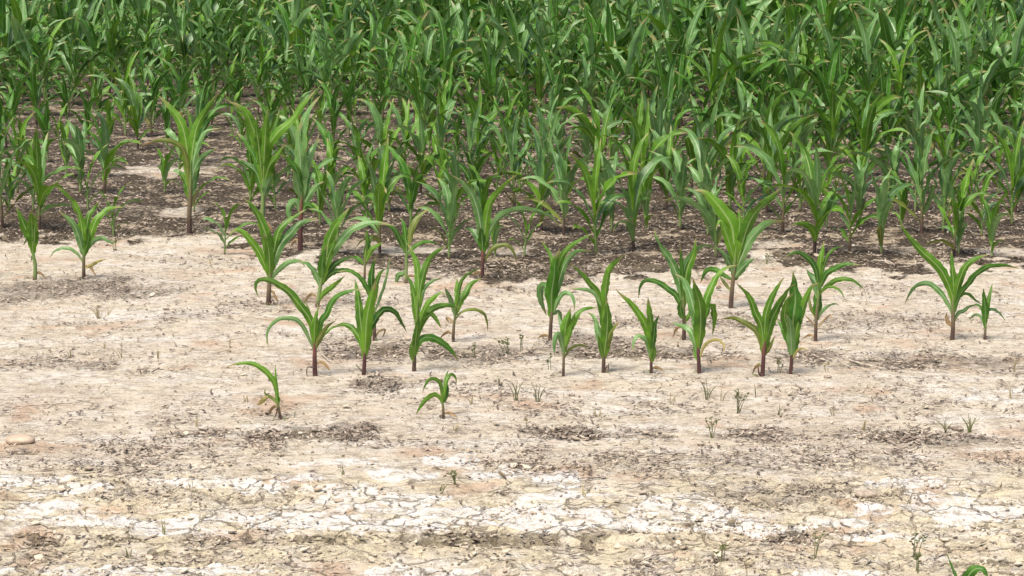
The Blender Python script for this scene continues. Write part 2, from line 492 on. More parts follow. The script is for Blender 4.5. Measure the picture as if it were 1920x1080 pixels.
M = {}
M['soil'] = soil_material()
M['leaf_young'] = leaf_material("young_corn_leaf", (.040, .130, .008), (.100, .245, .012), (.20, .37, .028), (.36, .46, .17), rough=.46)
M['leaf_pale'] = leaf_material("greyish_corn_leaf", (.050, .150, .028), (.140, .300, .080), (.28, .43, .14), (.42, .52, .30), rough=.36, spec=.42)
M['leaf_mature'] = leaf_material("mature_corn_leaf", (.014, .074, .006), (.056, .190, .014), (.15, .30, .04), (.30, .42, .18), rough=.38, spec=.25)
M['leaf_olive'] = leaf_material("olive_corn_leaf", (.09, .12, .02), (.15, .20, .03), (.25, .28, .06), (.35, .36, .13), tip=(.30, .18, .09))
M['leaf_dead'] = leaf_material("withered_corn_leaf", (.22, .12, .055), (.42, .28, .13), (.55, .40, .20), (.50, .38, .22), rough=.8, tip=(.28, .17, .09))
M['leaf_yellow'] = leaf_material("yellowed_corn_leaf", (.30, .26, .06), (.44, .37, .11), (.50, .45, .18), (.6, .55, .25), rough=.6, tip=(.32, .20, .08))
M['stalk_red'] = stalk_material("reddish_corn_stalk", (.085, .034, .030), (.17, .062, .048), (.17, .25, .06), .30, .55)
M['stalk_brown'] = stalk_material("brown_based_corn_stalk", (.085, .050, .036), (.16, .12, .065), (.16, .27, .05), .15, .40)
M['stalk_green'] = stalk_material("green_corn_stalk", (.13, .060, .045), (.20, .27, .09), (.13, .26, .045), .04, .18)
M['weed'] = plain_material("weed_green", (.085, .10, .035), (.19, .20, .075), 60, .6)
M['weed_dry'] = plain_material("dry_weed", (.26, .21, .10), (.40, .33, .18), 60, .8)
M['straw'] = plain_material("weathered_straw", (.27, .215, .165), (.56, .48, .38), 50, .85, .002)
M['stone'] = plain_material("pinkish_stone", (.42, .31, .22), (.58, .46, .34), 14, .65, .002)
M['clod'] = plain_material("grey_soil_clod", (.16, .12, .09), (.42, .34, .26), 45, .95, .006)
M['soil_flake'] = plain_material('dried_crust_flake', (.40, .32, .23), (.66, .57, .43), 1, .95, 0, True)
M['residue'] = plain_material("old_crop_residue", (.075, .050, .034), (.50, .41, .32), 1, .9, 0, True)


# ------------------------------------------------------------------ mesh helpers
def np_mesh(name, verts, quads, uv=None, mats=(), mat_idx=None, attrs=None, smooth=True):
    verts = np.asarray(verts, np.float32)
    quads = np.asarray(quads, np.int32)
    me = bpy.data.meshes.new(name)
    me.vertices.add(len(verts))
    me.vertices.foreach_set("co", verts.ravel())
    k = quads.shape[1]
    me.loops.add(quads.size)
    me.loops.foreach_set("vertex_index", quads.ravel())
    me.polygons.add(len(quads))
    me.polygons.foreach_set("loop_start", np.arange(0, quads.size, k, dtype=np.int32))
    if uv is not None:
        l = me.uv_layers.new(name="UVMap")
        l.data.foreach_set("uv", np.asarray(uv, np.float32)[quads.ravel()].ravel())
    for m in mats:
        me.materials.append(m)
    if mat_idx is not None:
        me.polygons.foreach_set("material_index", np.asarray(mat_idx, np.int32))
    for n_, a in (attrs or {}).items():
        at_ = me.attributes.new(n_, 'FLOAT', 'POINT')
        at_.data.foreach_set("value", np.asarray(a, np.float32))
    me.polygons.foreach_set("use_smooth", np.full(len(quads), smooth))
    me.update(calc_edges=True)
    me.validate()
    return me


def link(name, me, parent=None, loc=(0, 0, 0)):
    o = bpy.data.objects.new(name, me)
    col.objects.link(o)
    o.location = loc
    if parent is not None:
        o.parent = parent
    return o


def tag(o, label=None, cat=None, group=None, kind=None):
    if label:
        o['label'] = label
    if cat:
        o['category'] = cat
    if group:
        o['group'] = group
    if kind:
        o['kind'] = kind


def resample(P, n):
    """Catmull-Rom through the control points, n+1 points evenly by length"""
    P = np.asarray(P, float)
    if len(P) == 2:
        P = np.array([P[0], (P[0] + P[1]) / 2, P[1]])
    Q = np.vstack([2 * P[0] - P[1], P, 2 * P[-1] - P[-2]])
    out = []
    for i in range(1, len(Q) - 2):
        for t in np.linspace(0, 1, 9)[:-1]:
            a, b, c, d = Q[i - 1], Q[i], Q[i + 1], Q[i + 2]
            out.append(.5 * ((2 * b) + (-a + c) * t + (2 * a - 5 * b + 4 * c - d) * t * t + (-a + 3 * b - 3 * c + d) * t ** 3))
    out.append(P[-1])
    out = np.array(out)
    s = np.r_[0, np.cumsum(np.linalg.norm(np.diff(out, axis=0), axis=1))]
    tt = np.linspace(0, s[-1], n + 1)
    return np.stack([np.interp(tt, s, out[:, k]) for k in range(3)], 1)


def unit(v):
    return v / np.maximum(np.linalg.norm(v, axis=-1, keepdims=True), 1e-9)


def leaf_geo(P, w, ref, roll, rng, segs=16, across=4, base=.35, fold=.30, wave=.10, peak=.38):
    """A corn leaf blade: a ribbon along P, widest at `peak`, folded along its midrib, with wavy margins.
    ref: vector the blade roughly faces; roll: angles (start, end) of the twist about the midrib."""
    C = resample(P, segs)
    T = unit(np.gradient(C, axis=0))
    ref = np.asarray(ref, float)
    W0 = unit(np.cross(T, ref))
    for i in range(1, len(W0)):
        if np.dot(W0[i], W0[i - 1]) < 0:
            W0[i] = -W0[i]
    N0 = np.cross(W0, T)
    t = np.linspace(0, 1, segs + 1)
    r = roll[0] + (roll[1] - roll[0]) * t ** 1.1 + .18 * np.sin(t * rng.uniform(4, 8) + rng.uniform(0, 6))
    W = W0 * np.cos(r)[:, None] + N0 * np.sin(r)[:, None]
    Nn = -W0 * np.sin(r)[:, None] + N0 * np.cos(r)[:, None]
    rise = base + (1 - base) * np.sin(np.clip(t / peak, 0, 1) * math.pi / 2) ** 1.3
    fall = np.clip(1 - np.clip((t - peak) / (1 - peak), 0, 1) ** 1.9, 0, 1) ** .95
    half = .5 * w * rise * fall + .0004
    L = np.linalg.norm(np.diff(C, axis=0), axis=1).sum()
    k = rng.uniform(.75, 1.3) * L / max(w, .004) * 2.2
    k = min(k, segs * 1.6)
    ph = rng.uniform(0, 6.28, 2)
    u = np.linspace(-1, 1, across + 1)
    V, UV = [], []
    for j, a in enumerate(u):
        wv = wave * (np.sin(k * t + ph[0 if a < 0 else 1]) + .45 * np.sin(2.3 * k * t + ph[1 if a < 0 else 0])) * (abs(a) ** 1.5) * np.sin(np.clip(t * 1.05, 0, 1) * math.pi) ** .5
        d = fold * (abs(a) ** 1.2) * (1 - .45 * t) - fold * .5
        hj = half * (1 + (.10 * np.sin(3.1 * k * t + ph[0] * 3 + a) if abs(a) > .9 else 0))
        V.append(C + W * (a * hj)[:, None] + Nn * (half * d + w * wv)[:, None])
        UV.append(np.stack([np.full(segs + 1, (a + 1) / 2), t], 1))
    V = np.stack(V, 1).reshape(-1, 3)
    UV = np.stack(UV, 1).reshape(-1, 2)
    n = across + 1
    i = np.arange(segs)[:, None] * n + np.arange(across)[None, :]
    q = np.stack([i, i + 1, i + n + 1, i + n], -1).reshape(-1, 4)
    return V, q, UV


def tube_geo(P, radii, segs=10, sides=8):
    C = resample(P, segs)
    T = unit(np.gradient(C, axis=0))
    A = unit(np.cross(T, np.array([0.03, 1.0, 0.02])))
    B = np.cross(T, A)
    t = np.linspace(0, 1, segs + 1)
    r = np.interp(t, np.linspace(0, 1, len(radii)), radii)
    V, UV = [], []
    for j in range(sides):
        a = 2 * math.pi * j / sides
        V.append(C + (A * math.cos(a) + B * math.sin(a)) * r[:, None])
        UV.append(np.stack([np.full(segs + 1, j / sides), t], 1))
    V = np.stack(V, 1).reshape(-1, 3)
    UV = np.stack(UV, 1).reshape(-1, 2)
    i = np.arange(segs)[:, None] * sides
    j = np.arange(sides)[None, :]
    q = np.stack([i + j, i + (j + 1) % sides, i + sides + (j + 1) % sides, i + sides + j], -1).reshape(-1, 4)
    return V, q, UV


def join(parts):
    V, Q, U = [], [], []
    n = 0
    for v, q, u in parts:
        V.append(v)
        Q.append(q + n)
        U.append(u)
        n += len(v)
    return np.vstack(V), np.vstack(Q), np.vstack(U)


# ------------------------------------------------------------------ ground
def build_ground():
    nx = 1350
    t = np.linspace(-1, 1, nx)
    ext = np.array([1.15, 1.6, 3, 8, 30, 120])
    tx = np.r_[-ext[::-1], t, ext]
    # distances: even in picture height near, coarser behind
    ys = []
    for py in np.arange(1180, 400, -.85):
        ys.append(at(960, py)[1])
    for py in np.arange(400, 20, -1.6):
        ys.append(at(960, py)[1])
    ys = np.array(ys)
    ys = np.r_[-60, -10, 0, 3, 5, ys, ys[-1] + np.array([1, 3, 8, 20, 60, 160, 400])]
    half = .215 * np.clip(ys, 5, 60) + .55
    X = tx[None, :] * half[:, None]
    Y = np.repeat(ys[:, None], len(tx), 1)
    h, brown, res, drk, salt, front = ground_fields(X.ravel(), Y.ravel())
    V = np.stack([X.ravel(), Y.ravel(), h], 1)
    ny, nxx = X.shape
    i = np.arange(ny - 1)[:, None] * nxx + np.arange(nxx - 1)[None, :]
    q = np.stack([i, i + 1, i + nxx + 1, i + nxx], -1).reshape(-1, 4)
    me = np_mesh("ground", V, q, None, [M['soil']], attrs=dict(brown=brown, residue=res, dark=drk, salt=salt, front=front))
    o = link("ground", me)
    tag(o, "pale cracked salt-crusted soil turning to dark brown soil under the corn", kind='structure')
    return o


build_ground()


# ------------------------------------------------------------------ loose crop residue (nobody could count it)
def build_residue(n_try=260000):
    rng = np.random.default_rng(5)
    u = rng.uniform(0, 1, n_try)
    py = 1085 - (1085 - 215) * u
    rz = -sp_ + cp_ * (CY - py) / F_PX
    y = (cp_ + sp_ * (CY - py) / F_PX) * CAM_H / -rz
    x = rng.uniform(-1, 1, n_try) * (.205 * y + .3)
    h, brown, res, drk, salt, front = ground_fields(x, y)
    p = (.075 + .95 * np.clip(res, 0, 1)) * (1 - .6 * front) + .70 * brown + .4 * drk
    clump = sstep(.32, .68, fbm(x * 6, y * 5, 301, 3))
    p = p * (.18 + 1.1 * clump)
    keep = rng.uniform(0, 1, n_try) < p * .6
    x, y, h, brown, res = x[keep], y[keep], h[keep], brown[keep], res[keep]
    n = len(x)
    L = rng.uniform(.008, .045, n) * rng.uniform(.6, 1.3, n)
    Wd = rng.uniform(.0012, .0042, n)
    th = rng.uniform(0, 2 * math.pi, n)
    curl = rng.normal(0, 1.1, n)
    lift = rng.uniform(.0, .25, n) * L
    S = 4
    V = np.zeros((n, S + 1, 2, 3))
    ang = th.copy()
    cx, cy = x.copy(), y.copy()
    for s in range(S + 1):
        f = s / S
        dx, dy = np.cos(ang), np.sin(ang)
        z = h + .003 + lift * (math.sin(f * math.pi) if False else f) + Wd * .5
        w = Wd * (1 - .5 * abs(2 * f - 1))
        tilt = rng.uniform(-.5, .5, n)
        for k, sg in enumerate((-1, 1)):
            V[:, s, k, 0] = cx - dy * w * sg
            V[:, s, k, 1] = cy + dx * w * sg
            V[:, s, k, 2] = z + tilt * w * sg * 1.5
        cx = cx + dx * L / S
        cy = cy + dy * L / S
        ang = ang + curl / S
    V = V.reshape(-1, 3)
    b = np.arange(n)[:, None] * (S + 1) * 2 + np.arange(S)[None, :] * 2
    q = np.stack([b, b + 1, b + 3, b + 2], -1).reshape(-1, 4)
    tint = rng.uniform(0, 1, n) ** np.where(brown > .5, .9, 1.25)
    tint = np.repeat(tint, (S + 1) * 2)
    me = np_mesh("crop_residue", V, q, None, [M['residue']], attrs=dict(tint=tint), smooth=False)
    o = link("crop_residue", me)
    tag(o, "shreds of grey brown crop residue scattered over the soil", "crop residue", kind='stuff')


build_residue()


def build_flakes(n_try=90000):
    rng = np.random.default_rng(15)
    u = rng.uniform(0, 1, n_try)
    py = 1085 - (1085 - 430) * u ** 1.0
    rz = -sp_ + cp_ * (CY - py) / F_PX
    y = (cp_ + sp_ * (CY - py) / F_PX) * CAM_H / -rz
    x = rng.uniform(-1, 1, n_try) * (.205 * y + .3)
    h, brown, res, drk, salt, front = ground_fields(x, y)
    clump = sstep(.40, .66, fbm(x * 4, y * 4, 311, 3))
    p = (.07 + .07 * front + .12 * res) * (.08 + 1.2 * clump) * (1 - .6 * brown)
    keep = rng.uniform(0, 1, n_try) < p * .8
    x, y, h = x[keep], y[keep], h[keep]
    n = len(x)
    r = rng.uniform(.002, .007, n) * np.where(rng.uniform(0, 1, n) < .06, 2.4, 1)
    th = rng.uniform(0, 6.28, n)
    tilt = rng.normal(0, .28, n)
    tdir = rng.uniform(0, 6.28, n)
    cup = rng.uniform(.0, .35, n)
    K = 6
    V = np.zeros((n, 2 * K, 3))
    for k in range(K):
        a = th + 2 * math.pi * k / K
        rk = r * rng.uniform(.6, 1.15, n)
        dx, dy = np.cos(a) * rk, np.sin(a) * rk
        z = (dx * np.cos(tdir) + dy * np.sin(tdir)) * np.tan(tilt) + cup * rk
        zz = np.maximum(h + .0015 + np.abs(tilt) * r * .8 + z, h + .0005)
        V[:, k] = np.stack([x + dx, y + dy, zz + .0022], 1)
        V[:, K + k] = np.stack([x + dx * .95, y + dy * .95, zz - .0015], 1)
    V = V.reshape(-1, 3)
    b = np.arange(n)[:, None] * 2 * K
    quads = [np.stack([b + 0, b + 1, b + 2, b + 3], -1), np.stack([b + 0, b + 3, b + 4, b + 5], -1)]
    for k in range(K):
        k2 = (k + 1) % K
        quads.append(np.stack([b + k, b + K + k, b + K + k2, b + k2], -1))
    q = np.concatenate(quads, 1).reshape(-1, 4)
    me = np_mesh("crust_flakes", V, q, None, [M['soil_flake']], attrs=dict(tint=np.repeat(rng.uniform(0, 1, n), 2 * K)), smooth=False)
    o = link("crust_flakes", me)
    tag(o, "small pale crumbs and curled flakes of dried soil crust", "soil crumbs", kind='stuff')


build_flakes()

# ------------------------------------------------------------------ the corn plants of the open ground, one by one
VIEW = (0.0, 1.0, -0.12)
TALL_GROUP = "corn plants standing in rows on the brown soil"
HERO_GROUP = "young corn plants scattered over the pale ground"


def hero(base, stalk, leaves, label, seed, r_px=4.2, smat='stalk_red', name="corn_plant", extra=(), cat="corn plant", group=HERO_GROUP, lm='leaf_young'):
    rng = np.random.default_rng(seed)
    bx, by = at(*base)
    bz = ground_z(bx, by)
    root = bpy.data.objects.new(name, None)
    col.objects.link(root)
    root.empty_display_size = .05
    root.location = (bx, by, bz)
    tag(root, label, cat, group)
    org = np.array([bx, by, bz])
    s = px_scale(by)
    P = [at_depth(px, py, by) for px, py in [base] + list(stalk)]
    P[0][2] = bz - .01
    v, q, u = tube_geo(np.array(P) - org, [r_px * 1.12 / s, r_px / s, r_px * .9 / s, r_px * .72 / s, r_px * .25 / s], 12, 10)
    link("stalk", np_mesh("stalk", v, q, u, [M[smat]]), root)
    top = P[-1]
    for pts, w, *opt in leaves:
        mat = opt[0] if opt else lm
        dep = rng.uniform(-.07, .09) if len(opt) < 2 else opt[1]
        n = len(pts)
        LP = []
        for k, (px, py) in enumerate(pts):
            f = k / (n - 1)
            LP.append(at_depth(px, py, by + dep * f ** 1.2 - (.003 if dep < 0 else -.003)))
        roll = (rng.uniform(-.35, .35), rng.uniform(-.8, .8))
        v, q, u = leaf_geo(np.array(LP) - org, w * 1.02 / s, VIEW, roll, rng, segs=22, across=6, base=.38,
                           fold=rng.uniform(.25, .6), wave=rng.uniform(.06, .15), peak=rng.uniform(.3, .42))
        nm = "withered_leaf" if mat in ('leaf_dead', 'leaf_yellow') else "leaf"
        link(nm, np_mesh(nm, v, q, u, [M[mat]]), root)
    # shrivelled seedling leaves and brace roots at the foot
    for k in range(rng.integers(1, 4)):
        a = rng.uniform(0, 6.28)
        ln = rng.uniform(.012, .035) * min(1, 500 / s)
        d = np.array([math.cos(a), math.sin(a), 0])
        pts = [np.array([0, 0, .012]), d * ln * .5 + [0, 0, .012], d * ln + [0, 0, .001]]
        v, q, u = tube_geo(pts, [.0022, .0016, .0006], 4, 5)
        link("brace_root", np_mesh("brace_root", v, q, u, [M['stalk_brown']]), root)
    if rng.random() < .65:
        a = rng.uniform(-.5, .5) + (0 if rng.random() < .5 else math.pi)
        ln = rng.uniform(18, 34) / s
        d = np.array([math.cos(a), math.sin(a) * .6, 0])
        z0 = rng.uniform(8, 22) / s
        pts = [np.array([0, 0, z0]), d * ln * .4 + [0, 0, z0 * 1.25], d * ln * .8 + [0, 0, z0 * .7], d * ln + [0, 0, .003]]
        v, q, u = leaf_geo(pts, 5.5 / s, VIEW, (-.4, 1.4), rng, 10, 2, .5, .6, .2)
        link("withered_leaf", np_mesh("withered_leaf", v, q, u, [M['leaf_dead']]), root)
    for pts, r, mat in extra:
        LP = [at_depth(px, py, by - .01) for px, py in pts]
        v, q, u = tube_geo(np.array(LP) - org, [r / s, r * .8 / s, r * .5 / s], 8, 6)
        link("withered_shoot", np_mesh("withered_shoot", v, q, u, [M[mat]]), root)
    return root


Y_, P_, D_, O_, G_ = 'leaf_yellow', 'leaf_pale', 'leaf_dead', 'leaf_olive', 'leaf_mature'
# nearest: two small seedlings
hero((527, 790), [(523, 767), (520, 753), (519, 740)], [
    ([(521, 756), (520, 748), (518, 730), (512, 712), (500, 698), (487, 688), (470, 681), (453, 681), (435, 684), (427, 690)], 10),
    ([(521, 752), (520, 735), (517, 707), (516, 682)], 5),
    ([(521, 760), (519, 742), (517, 728), (514, 712)], 12),
    ([(520, 757), (510, 746), (502, 742), (496, 735), (499, 727)], 6, O_),
    ([(503, 743), (492, 752), (482, 760)], 8, Y_)],
    "small seedling leaning left with one long leaf arching left, front row", 1, 2.8, 'stalk_brown', extra=[([(521, 764), (517, 778), (512, 787)], 1.6, 'stalk_red')])
hero((831, 788), [(831, 767), (830, 755), (831, 740)], [
    ([(829, 756), (824, 745), (813, 740), (800, 748), (788, 763), (780, 777)], 9),
    ([(830, 752), (828, 730), (825, 718), (817, 711), (806, 711), (797, 723), (792, 737)], 7),
    ([(832, 750), (835, 722), (840, 708), (847, 702), (854, 708), (856, 719)], 7),
    ([(832, 750), (835, 712), (841, 693)], 5),
    ([(833, 755), (838, 735), (840, 720)], 8, G_)],
    "smallest corn seedling with curled leaves, alone at centre front on pale soil", 2, 2.7, 'stalk_brown')
# second row
hero((591, 707), [(590, 680), (590, 657), (589, 640), (589, 610)], [
    ([(588, 655), (584, 645), (577, 630), (567, 610), (552, 598), (528, 597), (513, 605), (502, 620), (501, 640), (505, 655)], 8, P_),
    ([(589, 650), (587, 627), (583, 603), (570, 582), (555, 563), (543, 548), (527, 536), (508, 527), (492, 523), (481, 529), (479, 543), (487, 560)], 15),
    ([(590, 650), (590, 620), (592, 595), (599, 572)], 13),
    ([(588, 620), (583, 595), (577, 575), (567, 557)], 4, O_),
    ([(592, 650), (597, 627), (602, 603), (613, 587), (623, 565), (638, 552), (662, 544), (685, 542)], 12, G_),
    ([(592, 655), (597, 638), (606, 622), (616, 610), (630, 601)], 9, O_),
    ([(592, 656), (603, 633), (620, 616), (640, 609)], 6)],
    "corn plant with thick dark red stalk and a long leaf hooking far left", 3, 4.3, extra=[([(589, 690), (577, 688), (575, 702), (580, 711), (588, 705)], 1.4, 'stalk_brown')])
hero((682, 706), [(683, 685), (684, 665), (685, 645), (688, 600)], [
    ([(684, 668), (687, 620), (690, 590), (696, 560), (702, 540), (704, 524)], 22, 'leaf_young', -.04),
    ([(683, 655), (680, 630), (675, 593), (672, 562), (669, 542), (665, 522)], 17),
    ([(685, 660), (690, 625), (700, 605), (711, 588), (723, 579), (740, 585), (752, 603), (763, 624)], 13, G_),
    ([(682, 665), (678, 645), (670, 627), (658, 613), (642, 608), (626, 614)], 12),
    ([(684, 670), (690, 648), (697, 634)], 9, O_),
    ([(684, 680), (681, 660), (677, 650)], 8)],
    "corn plant with broad bright yellow-green upright leaves and thin red stalk base", 4, 3.6, extra=[([(681, 698), (673, 690), (667, 682)], 1.3, 'stalk_brown'), ([(681, 704), (668, 711), (650, 712), (630, 716)], 1.4, 'stalk_brown')])
hero((776, 701), [(777, 673), (777, 650), (781, 610), (783, 560)], [
    ([(778, 665), (785, 642), (797, 633), (815, 635), (835, 647), (850, 662), (859, 677)], 14, G_),
    ([(781, 625), (790, 595), (803, 568), (818, 554), (830, 548), (834, 560)], 12),
    ([(779, 645), (788, 610), (802, 587), (817, 576), (840, 572), (862, 577)], 14),
    ([(786, 605), (796, 596), (808, 589), (818, 599), (828, 616)], 9),
    ([(782, 590), (784, 545), (784, 520), (781, 494), (772, 472), (763, 455)], 14),
    ([(784, 590), (788, 540), (795, 510), (804, 487), (820, 471), (841, 459)], 14),
    ([(781, 610), (777, 560), (771, 533), (762, 513)], 13),
    ([(785, 590), (790, 557), (797, 539), (811, 527), (831, 520)], 8, P_),
    ([(777, 672), (779, 640), (783, 610), (786, 590)], 13),
    ([(778, 680), (771, 668), (770, 650), (775, 634)], 6)],
    "tallest corn plant of the second row, a low leaf sweeping right to the ground", 5, 3.6, 'stalk_brown')
hero((1056, 709), [(1057, 673), (1058, 655), (1060, 630)], [
    ([(1058, 660), (1058, 638), (1060, 612), (1066, 592), (1070, 577)], 20),
    ([(1059, 655), (1063, 630), (1074, 605), (1084, 587), (1097, 579), (1110, 577), (1121, 577)], 13),
    ([(1057, 665), (1053, 640), (1050, 629), (1045, 626), (1041, 635), (1039, 650), (1041, 667)], 10, P_),
    ([(1058, 672), (1068, 655), (1087, 647), (1107, 652)], 5, O_),
    ([(1057, 640), (1053, 610), (1045, 585)], 8, P_),
    ([(1060, 650), (1068, 622), (1076, 600), (1078, 585)], 10)],
    "short pale corn plant with thin brown stem between two taller plants", 6, 2.6, 'stalk_brown')
hero((1131, 702), [(1132, 680), (1132, 660), (1133, 620), (1132, 580)], [
    ([(1132, 665), (1134, 620), (1131, 588), (1125, 562), (1115, 542), (1098, 522), (1082, 505), (1068, 493)], 17),
    ([(1126, 572), (1116, 552), (1103, 544), (1088, 542), (1069, 542)], 7, P_),
    ([(1133, 600), (1134, 562), (1135, 542), (1138, 518), (1147, 499), (1164, 483), (1173, 476)], 16),
    ([(1132, 672), (1137, 630), (1139, 595), (1137, 560)], 21, 'leaf_young', -.03),
    ([(1131, 660), (1123, 630), (1118, 607), (1112, 593), (1101, 585)], 12, P_),
    ([(1133, 668), (1138, 640), (1148, 617), (1162, 603)], 14, O_),
    ([(1132, 675), (1126, 650), (1121, 625)], 8)],
    "corn plant with olive short leaf at right and leaves spread in a tall V", 7, 3.4, 'stalk_brown', extra=[([(1134, 694), (1142, 682), (1140, 703), (1160, 705)], 1.3, 'stalk_red')])
hero((1221, 703), [(1221, 690), (1221, 677), (1221, 655), (1221, 640)], [
    ([(1221, 665), (1218, 635), (1209, 607), (1197, 587), (1182, 568), (1165, 553), (1154, 542)], 14),
    ([(1221, 672), (1222, 640), (1220, 605), (1217, 582), (1215, 556)], 17, 'leaf_young', -.03),
    ([(1222, 665), (1226, 630), (1228, 608), (1236, 590)], 11, G_),
    ([(1220, 672), (1213, 640), (1200, 630), (1192, 633), (1187, 646), (1190, 661)], 9, P_),
    ([(1222, 680), (1227, 663), (1228, 648)], 8)],
    "slender corn plant with a single pointed leaf stretching up left", 8, 2.8, 'stalk_red')
hero((1311, 702), [(1310, 673), (1309, 650), (1310, 610), (1310, 580)], [
    ([(1310, 650), (1306, 600), (1299, 573), (1292, 548), (1280, 524), (1264, 513)], 20, P_),
    ([(1310, 655), (1313, 605), (1312, 570), (1305, 545), (1299, 520)], 24),
    ([(1311, 640), (1319, 590), (1325, 560), (1334, 538), (1345, 516), (1364, 501), (1384, 497)], 15),
    ([(1311, 625), (1320, 592), (1329, 577), (1337, 575), (1339, 592), (1338, 612), (1336, 629)], 15),
    ([(1309, 665), (1298, 627), (1288, 615), (1277, 610), (1258, 605)], 12, P_),
    ([(1311, 675), (1320, 650), (1335, 638), (1350, 639), (1358, 650), (1354, 664)], 6, Y_),
    ([(1310, 680), (1304, 660), (1301, 645)], 9)],
    "broad leaved corn plant with a yellowed drooping leaf low on its right", 9, 3.6, 'stalk_red')
hero((1429, 708), [(1431, 682), (1432, 660), (1434, 630), (1434, 600)], [
    ([(1432, 662), (1423, 627), (1407, 611), (1390, 602), (1373, 596), (1350, 599)], 12, O_),
    ([(1432, 655), (1428, 612), (1417, 588), (1409, 565), (1399, 549), (1388, 538), (1379, 529)], 15),
    ([(1433, 650), (1435, 600), (1441, 573), (1450, 552), (1461, 533), (1471, 519)], 14),
    ([(1434, 655), (1445, 605), (1457, 578), (1469, 557), (1480, 540), (1493, 531)], 18),
    ([(1432, 668), (1441, 655), (1450, 636), (1453, 630)], 7, O_),
    ([(1432, 668), (1430, 635), (1429, 612)], 13),
    ([(1433, 665), (1440, 630), (1442, 610)], 12)],
    "corn plant with deep red stalk base and four long spreading leaves", 10, 4.0, extra=[([(1430, 706), (1423, 700), (1422, 682), (1426, 680)], 1.9, 'stalk_red'), ([(1429, 708), (1416, 703), (1411, 700)], 1.4, 'stalk_brown')])
hero((1482, 705), [(1484, 680), (1485, 655), (1487, 620), (1487, 590)], [
    ([(1485, 660), (1478, 620), (1471, 593), (1475, 568), (1488, 548)], 17),
    ([(1485, 650), (1487, 600), (1491, 565), (1489, 537), (1487, 508)], 30, G_),
    ([(1487, 650), (1497, 603), (1506, 575), (1515, 550), (1523, 536), (1537, 531)], 15),
    ([(1483, 655), (1470, 620), (1456, 597)], 11, G_),
    ([(1484, 670), (1483, 630), (1481, 605), (1473, 588)], 17, P_, -.06),
    ([(1486, 668), (1493, 630), (1499, 600)], 15),
    ([(1485, 675), (1494, 659), (1505, 653), (1516, 658)], 4, Y_)],
    "bushy corn plant with folded dark leaves, last of the second row at right", 11, 3.4)
# third row
hero((702, 642), [(702, 610), (701, 580), (698, 550)], [
    ([(698, 570), (689, 543), (675, 520), (655, 508), (632, 510)], 9, G_),
    ([(699, 575), (696, 531), (698, 506), (704, 481)], 14, G_),
    ([(700, 575), (706, 530), (714, 512), (724, 502)], 11),
    ([(701, 590), (712, 560), (722, 530), (731, 487), (727, 494)], 5, P_),
    ([(703, 635), (711, 621), (722, 619), (716, 636)], 4, D_)],
    "corn plant hidden behind the bright yellow-green one, dry curled leaves at its foot", 12, 3.4, 'stalk_brown')
hero((849, 641), [(851, 610), (853, 595), (855, 570)], [
    ([(853, 600), (863, 587), (877, 581), (893, 581), (907, 588), (913, 602), (915, 623)], 6, O_),
    ([(854, 592), (859, 565), (857, 543), (857, 521)], 13),
    ([(855, 590), (864, 562), (873, 550), (883, 532), (903, 522)], 13),
    ([(855, 580), (864, 530), (881, 512), (906, 500)], 7),
    ([(853, 592), (845, 562), (838, 548), (835, 538)], 9, P_),
    ([(851, 608), (844, 598), (837, 596), (842, 606)], 4, D_)],
    "small corn plant with thin leaf bowing right like a hook, centre of third row", 13, 2.9, 'stalk_brown')
hero((1031, 640), [(1033, 605), (1035, 582), (1037, 540), (1040, 500)], [
    ([(1035, 585), (1031, 555), (1026, 540), (1018, 534), (1013, 545), (1014, 563), (1019, 577), (1025, 592)], 15, P_),
    ([(1036, 590), (1045, 565), (1056, 550), (1068, 550), (1076, 563), (1077, 584)], 9, P_),
    ([(1035, 590), (1034, 552), (1038, 520), (1041, 491), (1050, 466)], 24, G_, -.03),
    ([(1037, 560), (1038, 506), (1029, 473), (1014, 450)], 12),
    ([(1038, 570), (1047, 534), (1056, 501), (1070, 481), (1084, 471), (1112, 471)], 13, P_),
    ([(1041, 540), (1050, 490), (1064, 467), (1082, 453), (1112, 437)], 12),
    ([(1036, 590), (1048, 585), (1055, 603)], 7, P_),
    ([(1034, 600), (1033, 585), (1040, 560), (1043, 540)], 13)],
    "tall dense corn plant with a blade hanging straight down on its left side", 14, 3.4, 'stalk_brown')
hero((1282, 639), [(1283, 613), (1282, 590), (1281, 560), (1282, 530)], [
    ([(1282, 598), (1277, 573), (1267, 553), (1250, 540), (1236, 530), (1214, 525), (1201, 535), (1197, 560)], 11, G_),
    ([(1282, 580), (1279, 550), (1272, 523), (1258, 489), (1241, 465), (1229, 441), (1228, 427)], 17, P_),
    ([(1282, 575), (1285, 533), (1290, 504), (1301, 475), (1305, 445)], 18),
    ([(1281, 560), (1279, 510), (1275, 459)], 11, G_),
    ([(1282, 560), (1284, 500), (1304, 470), (1328, 460), (1345, 476)], 11, P_),
    ([(1283, 605), (1292, 590), (1295, 578)], 8),
    ([(1282, 600), (1275, 580), (1279, 560)], 12, G_)],
    "corn plant with brown stem standing behind the broad leaved one, tips high", 15, 3.6, 'stalk_brown')
